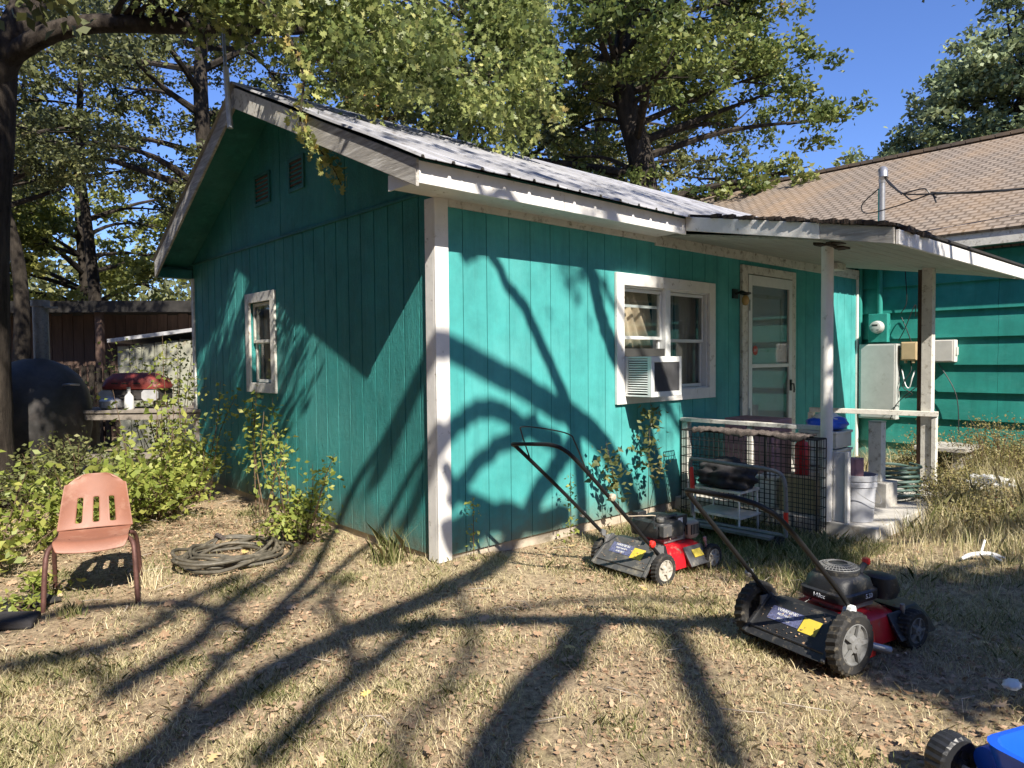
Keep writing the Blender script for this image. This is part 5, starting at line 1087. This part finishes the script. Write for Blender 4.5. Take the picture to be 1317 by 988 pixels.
m.build('trunk', 'bark', ST2, smooth=True)
cen = []
for a, n_ in (((2.92,-1.75,4.34),26),((3.12,-1.9,4.30),34),((3.34,-2.05,4.28),30),((3.55,-2.28,4.25),22),((3.3,-2.1,4.4),30)):
    for _ in range(n_): cen.append(tuple(V(a)-s2+V((random.gauss(0,.07),random.gauss(0,.07),random.gauss(0,.03)))))
leaves('crown', np.array(cen), .055, 'leaf_dark', ST2, LEAF4)

for (bx, by, lab) in ((-6.8,1.5,'nearest of three bushy trees added unseen on the left to block sky light'),(-7.2,6.5,'middle of three bushy trees added unseen on the left to block sky light'),(-7.6,-3.2,'rearmost of three bushy trees added unseen on the left to block sky light')):
    tree('added_side_tree', lab, (bx,by,0), [(0,0,0),(.1,.1,2),(0,0,4),(.1,0,7)], .2, ell((0,0,4.0),(2.2,2.9,4.0),40,.2,.6), 9000, .24, 'leaf_dark', spread=.5, group='bushy trees added unseen on the left to block sky light')  # added out of view to keep sky light off the gable wall
# leafy tree added out of view: darkens unseen ground to cut its bounce light
ST3 = thing('added_yard_tree', 'broad leafy tree added left of and behind the camera to shade unseen ground', 'tree', (-8.5,-9.0,0))
so_ = V((-8.5,-9.0,0)); cen = []
R3 = [(x+random.uniform(-.3,.3), y+random.uniform(-.3,.3), 0, .4) for x in [-12+.9*i for i in range(10)] for y in [-6+.9*j for j in range(15)] if x < -4.3-.1*max(0,y)]
R3 += [(x, y, 0, .4) for x in (-3.2,-2.2,-1.2,-.2,.9,1.9,2.9) for y in (-5.6,-6.6,-7.6,-8.6)] + [(x, y, 0, .4) for x in (3.2,4.4,5.6,6.6) for y in (-5.2,-6.4)]
shade(R3, 9, 13, 900, .28, 26, .8)
leaves('crown', np.array(cen), .24, 'leaf_dark', ST3, LEAF4)
m = MB(); m.tube(curve([(0,0,-.2),(.1,0,3),(0,.2,6),(.3,.3,9)],5),[.4-.018*i for i in range(16)],12)
for a in R3[::14]:
    e = at(a[:3], 11)-so_; m.tube(curve([(.1,.1,5.5), V((.1,.1,5.5)).lerp(e,.5)+V((0,0,.7)), e],4),[.10-.01*i for i in range(9)],6)
m.build('trunk', 'bark', ST3, smooth=True)
cc = []
for k in range(520):
    a = random.uniform(math.pi*.93, math.pi*1.93); rr_ = random.uniform(19, 24); cc.append((-2+rr_*math.cos(a), -2+rr_*math.sin(a), random.uniform(.3, 8.5)))
cc = np.array(cc); idx = RNG.integers(0,len(cc),26000); q = leaves('far_woods', cc[idx]+RNG.normal(size=(26000,3))*np.array([.8,.8,.7]), .45, 'leaf_dark', None, LEAF4)  # leaf ring added behind the camera to hold back low sky light
tag(q, 'ring of woods added around the yard behind the camera to block low sky', kind='stuff')
# ------------------------------------------------------------------ bushes and weeds
def bush(name, label, base, stems, nleaf, size, mat, clr=.12, cat='shrub', group=None, shape=LEAF4, flat=.35, top=.25):
    """stems: list of (tip offset); leaves sit in sprays along the upper part of every stem"""
    t = thing(name, label, cat, base, 0, group); m = MB(); cen = []; per = max(1, nleaf//len(stems))
    for s_ in stems:
        s_ = V(s_); b = V((s_.x*.25+random.gauss(0,.04), s_.y*.25+random.gauss(0,.04), -.05)); mid = b.lerp(s_,.55)+V((random.gauss(0,.05),random.gauss(0,.05),.06)); c = curve([b, mid, s_],5)
        m.tube(c, [.007*(1-.75*i/10) for i in range(11)], 5)
        for _ in range(per):
            u = top+(1-top)*random.random()**.8; p = c[min(10,int(u*10))]; cen.append(tuple(p+V((random.gauss(0,clr),random.gauss(0,clr),random.gauss(0,clr*.7)))))
    m.build('stems', 'stem', t, smooth=True); cen = np.array(cen); cen[:,2] = np.maximum(cen[:,2], .0)
    leaves('foliage', cen, size, mat, t, shape, flat); return t
def dome(r, h, n, tilt=(0,0), jag=.35):
    out = []
    for _ in range(n):
        a = random.uniform(0, 6.283); u = random.random()**.5; rr = r*u; out.append((rr*math.cos(a)+tilt[0], rr*math.sin(a)+tilt[1], h*(1-.55*u*u)*random.uniform(1-jag,1)))
    return out
bush('privet_shrub', 'sprawling yellow-green shrub at the far left behind the red chair', (-2.35,2.35,-.05), dome(.65,.78,26,jag=.6)+[(-.05,-.4,.98),(.35,-.2,.86),(-.2,.1,.95)], 1000, .07, 'leaf_bush', .075)
bush('privet_shrub', 'leafy green shrub directly behind the backrest of the red chair', (-1.62,2.55,-.05), dome(.65,.80,26,jag=.6), 1050, .068, 'leaf_bush', .075)
bush('privet_shrub', 'taller green shrub in front of the table between red chair and house', (-1.05,3.15,-.05), dome(.62,.98,28,jag=.6)+[(.1,-.2,1.15),(.3,.1,1.2),(-.2,.2,1.2),(.2,.3,1.35)], 1150, .068, 'leaf_bush', .075)
bush('privet_shrub', 'loose shrub with bright sprays right at the house far corner', (-.48,3.75,-.05), dome(.34,.98,22)+[(.25,-.3,1.25),(.35,-.5,1.15),(.1,.1,1.4),(.0,.25,1.6),(-.1,.4,1.75)], 1500, .055, 'leaf_bush', .075)
bush('privet_shrub', 'dark low shrub filling the gap below the grey table', (-1.3,4.4,-.05), dome(.9,.75,40), 3000, .05, 'leaf_dark', .1)
bush('privet_shrub', 'dark shrub at the far left under the black smoker', (-2.7,4.0,-.05), dome(.9,.7,40), 3000, .05, 'leaf_dark', .1)
bush('leafy_weed', 'low leafy weed at the left edge beside the dark rubber scrap', (-2.15,1.28,-.04), dome(.14,.12,8), 90, .05, 'leaf_bush', .035, 'weed')
bush('ground_weed', 'tiny green weed low on the bare ground left of the chair legs', (-2.32,.98,-.04), dome(.13,.08,8), 90, .045, 'leaf_bush', .03, 'weed')
bush('maple_sapling', 'young yellow-green shrub growing against the gable wall left of the corner', (-.42,1.25,-.03), dome(.2,.46,14)+[(-.05,.15,.78),(-.1,.25,.86),(-.12,.4,1.02),(.05,-.1,.62),(.12,-.33,.72),(.1,-.3,.6),(-.15,.3,.7)], 950, .05, 'leaf_bush', .055)
bush('climbing_vine', 'thin vine with bright leaves hanging round the side window sill', (-.22,2.45,-.03), [(.0,.1,1.22),(.08,-.05,1.1),(-.02,.2,1.0),(.05,.35,1.15),(.0,-.2,.85)], 230, .06, 'leaf_bush', .06, 'vine')
def stalk(name, label, base, h, n, size, mat, lean=(0,0), clr=.03, top=.15):
    t = thing(name, label, 'weed', base); c = curve([(0,0,-.04),(lean[0]*.4,lean[1]*.4,h*.5),(lean[0],lean[1],h)],6); m = MB(); m.tube(c, [.004*(1-.7*i/12) for i in range(13)], 5); m.build('stem', 'stem', t)
    cen = np.array([tuple(c[int((top+(1-top)*random.random())*12)]+V((random.gauss(0,clr),random.gauss(0,clr),random.gauss(0,clr*.6)))) for _ in range(n)]); leaves('foliage', cen, size, mat, t, LEAF4, .3); return t
stalk('weed_stalk', 'single thin weed stalk against the teal wall just right of the corner post', (.21,-.12,-.03), .46, 60, .03, 'leaf_bush')
stalk('weed_stalk', 'weed stalk with small pale leaves by the left bar of the smaller mower', (1.13,-.2,-.1), .60, 80, .035, 'leaf_bush')
stalk('weed_stalk', 'dark leafy stalk rising behind the engine of the smaller mower', (1.72,-.25,-.1), .80, 90, .07, 'leaf_dark', (-.1,.1), .07, .45)
stalk('weed_stalk', 'tallest leafy stalk in front of the wall below the air conditioner', (2.12,-.2,-.1), 1.12, 130, .06, 'leaf_dark', (.12,.05), .06, .5)
stalk('weed_stalk', 'short brown drooping weed between the leafy stalk and the white rail post', (2.02,-.25,-.1), .62, 26, .05, 'leaf_dry', (.25,.0), .04, .7)
bush('dry_bush', 'dry yellowish bush against the teal lap siding right of the square post', (6.15,-1.95,-.05), dome(.5,.85,40), 3400, .03, 'leaf_dry', .10)
bush('dry_bush', 'tangled dry weeds heaped over the stone bench', (5.75,-1.35,-.05), dome(.42,.62,30), 2200, .028, 'leaf_dry', .09)
bush('dry_bush', 'sparse dry bush at the right edge of the photo by the house wall', (5.55,-2.55,-.05), dome(.45,.6,30), 2000, .03, 'leaf_dry', .10)
bush('dry_bush', 'low brown weeds between the hose heap and the square post', (4.95,-1.85,-.05), dome(.35,.4,24), 1500, .028, 'leaf_dry', .08)
bush('dry_bush', 'tall wispy dry weed right of the square post against the teal siding', (5.7,-1.85,-.05), dome(.4,1.0,34,jag=.5), 1600, .024, 'leaf_dry', .08)
bush('dry_bush', 'wide dry thicket in front of the white and red bags', (4.7,-2.55,-.05), dome(.5,.38,34,jag=.5), 1900, .026, 'leaf_dry', .08)
bush('dry_bush', 'dry thicket filling the corner between stone bench and siding', (6.4,-1.2,-.05), dome(.4,.8,30,jag=.5), 1500, .028, 'leaf_dry', .09)
for wx, wy, wh, wl in ((5.9,-2.45,.75,'golden dry weed clump nearest the teal siding at the right edge'),(5.1,-3.0,.62,'golden dry weed clump at the right edge in front of the others'),(4.35,-1.95,.5,'golden dry weed clump just right of the concrete block'),(5.5,-2.1,.85,'tallest golden dry weed clump beside the white bag')):
    bush('dry_bush', wl, (wx,wy,-.05), dome(.42,wh,34,jag=.6), 2000, .024, 'leaf_dry', .07, group=None)
bush('weed_clump', 'greenish weed clump in the middle of the rough grass right of the porch', (4.0,-2.25,-.05), dome(.45,.26,26), 1700, .026, 'leaf_dry', .08)
# vine on the pale shed
bush('climbing_vine', 'leafy vine climbing in front of the pale shed', (.15,6.6,0), [(random.gauss(0,.3),random.gauss(0,.3),random.uniform(.9,1.9)) for _ in range(20)], 1100, .06, 'leaf_bush', .09, 'vine')

# ------------------------------------------------------------------ grass, dead leaves
def blades(name, xy, h, wd, rnd, lean=.5):
    n = len(xy); z = gzn(xy[:,0], xy[:,1]); a = RNG.uniform(0, 2*np.pi, n); ca, sa = np.cos(a), np.sin(a)
    ln = RNG.uniform(.1, 1., n)*lean*h*1.6; b = RNG.uniform(0, 2*np.pi, n)
    p = np.stack([xy[:,0], xy[:,1], z-.004], 1); sd = np.stack([ca, sa, np.zeros(n)], 1)*(wd*.5)[:,None]
    ld = np.stack([np.cos(b)*ln, np.sin(b)*ln, h], 1)
    mid = p+ld*np.array([.35,.35,.6]); tip = p+ld
    v = np.stack([p-sd, p+sd, mid+sd*.8, tip, mid-sd*.8], 1).reshape(-1,3)
    q = flat_mesh(name, v, 5, rnd, 'grass'); return q
def keep(xy):
    x, y = xy[:,0], xy[:,1]
    k = ~((x > -.03) & (y > -.03)) & ~((x > 2.68) & (x < 5.38) & (y > -1.87)) & ~((x > 7.1))
    return xy[k]
cx, cy = -2.917, -3.972
def wedge(n, d0, d1, pw=1.0):
    """random ground points in front of the camera between two distances"""
    u = RNG.random(n)**pw; d = np.sqrt(d0**2+(d1**2-d0**2)*u); a = math.atan2(.7388,.673)+RNG.uniform(-.72,.72,n)
    return np.stack([cx+d*np.cos(a), cy+d*np.sin(a)], 1)
def lowf(xy):
    x, y = xy[:,0], xy[:,1]
    return .5+.22*np.sin(x*1.7+y*.9+1)+.18*np.sin(x*3.1-y*2.7+2)+.12*np.sin(x*7.3+y*5.9)+.1*np.sin(-x*11+y*9.7+1)
xy = keep(np.vstack([wedge(150000,1.7,4.2), wedge(120000,4.2,7.5), wedge(60000,7.5,13)]))
g = lowf(xy); g2 = .5+.3*np.sin(xy[:,0]*13.3+xy[:,1]*9.1+2*np.sin(xy[:,1]*4.3))+.3*np.sin(xy[:,1]*17.7-xy[:,0]*11.9+2*np.sin(xy[:,0]*5.1)); thin = RNG.random(len(xy)) < np.clip(g*1.3-.25+.45*(g2-.4), .05, 1)
bare = ((xy[:,0]+.9)**2/1.3+(xy[:,1]-2.1)**2/1.6 < 1) | ((xy[:,0]+2.3)**2/.5+(xy[:,1]-1.3)**2/.6 < 1); thin &= ~(bare & (RNG.random(len(xy)) < .85))
xy = xy[thin]; g = g[thin]; n = len(xy)
r_ = np.clip(RNG.normal(.66,.19,n)-.42*(g > .66)*RNG.random(n), 0, 1)
q = blades('lawn_grass', xy, RNG.uniform(.012,.045,n)*(1+.5*(g > .7)), RNG.uniform(.0018,.0038,n)*(1+.25*(xy[:,1] > 0)), r_, .9); tag(q, 'short dry straw and green lawn grass', kind='stuff')
# rough tall grass on the right
xr = RNG.uniform(2.0,7.1,42000); yr = RNG.uniform(-4.6,-.1,42000); xy = np.stack([xr,yr],1)
xy = keep(xy); wgt = np.clip((xy[:,0]-1.9)/1.3,0,1)*np.clip((-xy[:,1]-.0)/1.0,0,1); xy = xy[RNG.random(len(xy)) < wgt*(.35+.65*lowf(xy))]; n = len(xy)
q = blades('rough_grass', xy, RNG.uniform(.06,.26,n)*(.6+.7*np.clip((xy[:,0]-2.4)/2.5,0,1)), RNG.uniform(.003,.006,n), np.clip(RNG.normal(.55,.22,n),0,1), .55); tag(q, 'rough taller dry grass right of the porch', kind='stuff')
xr = RNG.uniform(2.9,7.1,30000); yr = RNG.uniform(-4.2,-1.6,30000); xy = keep(np.stack([xr,yr],1)); g2 = .5+.5*np.sin(xy[:,0]*4.3+xy[:,1]*3.1)*np.sin(xy[:,1]*5.3-xy[:,0]*2.2); xy = xy[RNG.random(len(xy)) < g2*np.clip((xy[:,0]-2.7)/1.6,0,1)]; n = len(xy)
q = blades('tall_dry_weeds', xy, RNG.uniform(.16,.52,n)*(.45+.6*np.clip((xy[:,0]-2.8)/2.5,0,1)), RNG.uniform(.003,.006,n), np.clip(RNG.normal(.5,.22,n),0,1), .38); tag(q, 'tall golden dry weeds standing along the neighbour wall', kind='stuff')
# green grass in the shade below the crate
xy = np.stack([RNG.uniform(1.2,2.7,16000), RNG.uniform(-2.0,-.15,16000)],1); xy = xy[RNG.random(len(xy)) < np.clip((xy[:,0]-1.1)/.9,0,1)]; n = len(xy)
q = blades('shaded_grass', xy, RNG.uniform(.03,.12,n), RNG.uniform(.0025,.005,n), np.clip(RNG.normal(.22,.2,n),0,1), .6); tag(q, 'green grass in the shade before the wire crate', kind='stuff')
# single tufts
def tuft(label, x, y, h, n, sp, tone=.3):
    xy = np.stack([x+RNG.normal(size=n)*sp, y+RNG.normal(size=n)*sp],1); xy[:,0] = np.where(y > -.05, np.minimum(xy[:,0], -.04), xy[:,0]); q = blades('grass_tuft', xy, RNG.uniform(.4,1,n)*h, np.full(n,.005), np.clip(RNG.normal(tone,.15,n),0,1), .45); tag(q, label, 'grass tuft')
tuft('long green grass tuft at the foot of the gable wall by the corner post', -.20, .30, .30, 120, .06, .25)
tuft('dry pale grass tuft under the right side of the red chair', -1.62, 1.02, .16, 70, .05, .85)
tuft('short green tuft by the front left leg of the red chair', -2.1, .72, .09, 120, .035, .3)
# low green patches in the lawn
pc = keep(wedge(70,2.2,7.5)); idx = RNG.integers(0,len(pc),16000); xy = keep(pc[idx]+RNG.normal(size=(16000,2))*(.05+.12*RNG.random(len(pc)))[idx][:,None]); n = len(xy)
q = blades('green_lawn_patches', xy, RNG.uniform(.02,.055,n), RNG.uniform(.0018,.0032,n), np.clip(RNG.normal(.22,.14,n),0,1), .8); tag(q, 'faint green grass patches in the dry lawn', kind='stuff')
# leaf litter
xy = keep(np.vstack([wedge(9000,1.8,4.5), wedge(7000,4.5,9.5)])); add = np.stack([RNG.normal(-.9,.6,4500), RNG.normal(2.1,.8,4500)],1); add = add[add[:,0] < -.05]
add2 = np.stack([RNG.uniform(.6,2.6,4500), RNG.uniform(-2.2,-.1,4500)],1); xy = np.vstack([xy, add, add2]); n = len(xy)
cen = np.stack([xy[:,0], xy[:,1], gzn(xy[:,0],xy[:,1])+RNG.uniform(.002,.016,n)],1)
q = leaves('leaf_litter', cen, .024, 'litter', None, LEAF4, .82, 0., None, .5); tag(q, 'small brown dead leaves scattered over the lawn', kind='stuff')
xy = keep(np.vstack([wedge(130,1.9,4.5), wedge(260,4.5,8)])); n = len(xy)
cen = np.stack([xy[:,0], xy[:,1], gzn(xy[:,0],xy[:,1])+RNG.uniform(.012,.03,n)],1)
q = leaves('large_fallen_leaves', cen, .065, 'litter', None, LOBED, .85, 0., RNG.uniform(.1,.45,n), .35); tag(q, 'larger curled fallen oak leaves on the grass', kind='stuff')
# twigs on the lawn
m = MB()
for _ in range(120):
    p = wedge(1, 2.2, 8)[0]; a = random.uniform(0,6.28); l = random.uniform(.05,.22); z = gz(*p)+.02
    if p[0] > -.1 and p[1] > -.1: continue
    m.tube([(p[0],p[1],z),(p[0]+l*.5*math.cos(a),p[1]+l*.5*math.sin(a),z+.01),(p[0]+l*math.cos(a+.3),p[1]+l*math.sin(a+.3),z-.004)],[.003,.0025,.0015],5)
q = m.build('fallen_twigs', 'stick'); tag(q, 'thin dead twigs scattered on the lawn', kind='stuff')

# lettering becomes real mesh
bpy.context.view_layer.update(); dg = bpy.context.evaluated_depsgraph_get()
for o in [o for o in bpy.data.objects if o.type == 'FONT']:
    me = bpy.data.meshes.new_from_object(o.evaluated_get(dg)); me.materials.clear(); me.materials.append(o.data.materials[0])
    q = bpy.data.objects.new('lettering', me); C.objects.link(q); q.parent = o.parent; q.location = o.location; q.rotation_euler = o.rotation_euler; bpy.data.objects.remove(o)
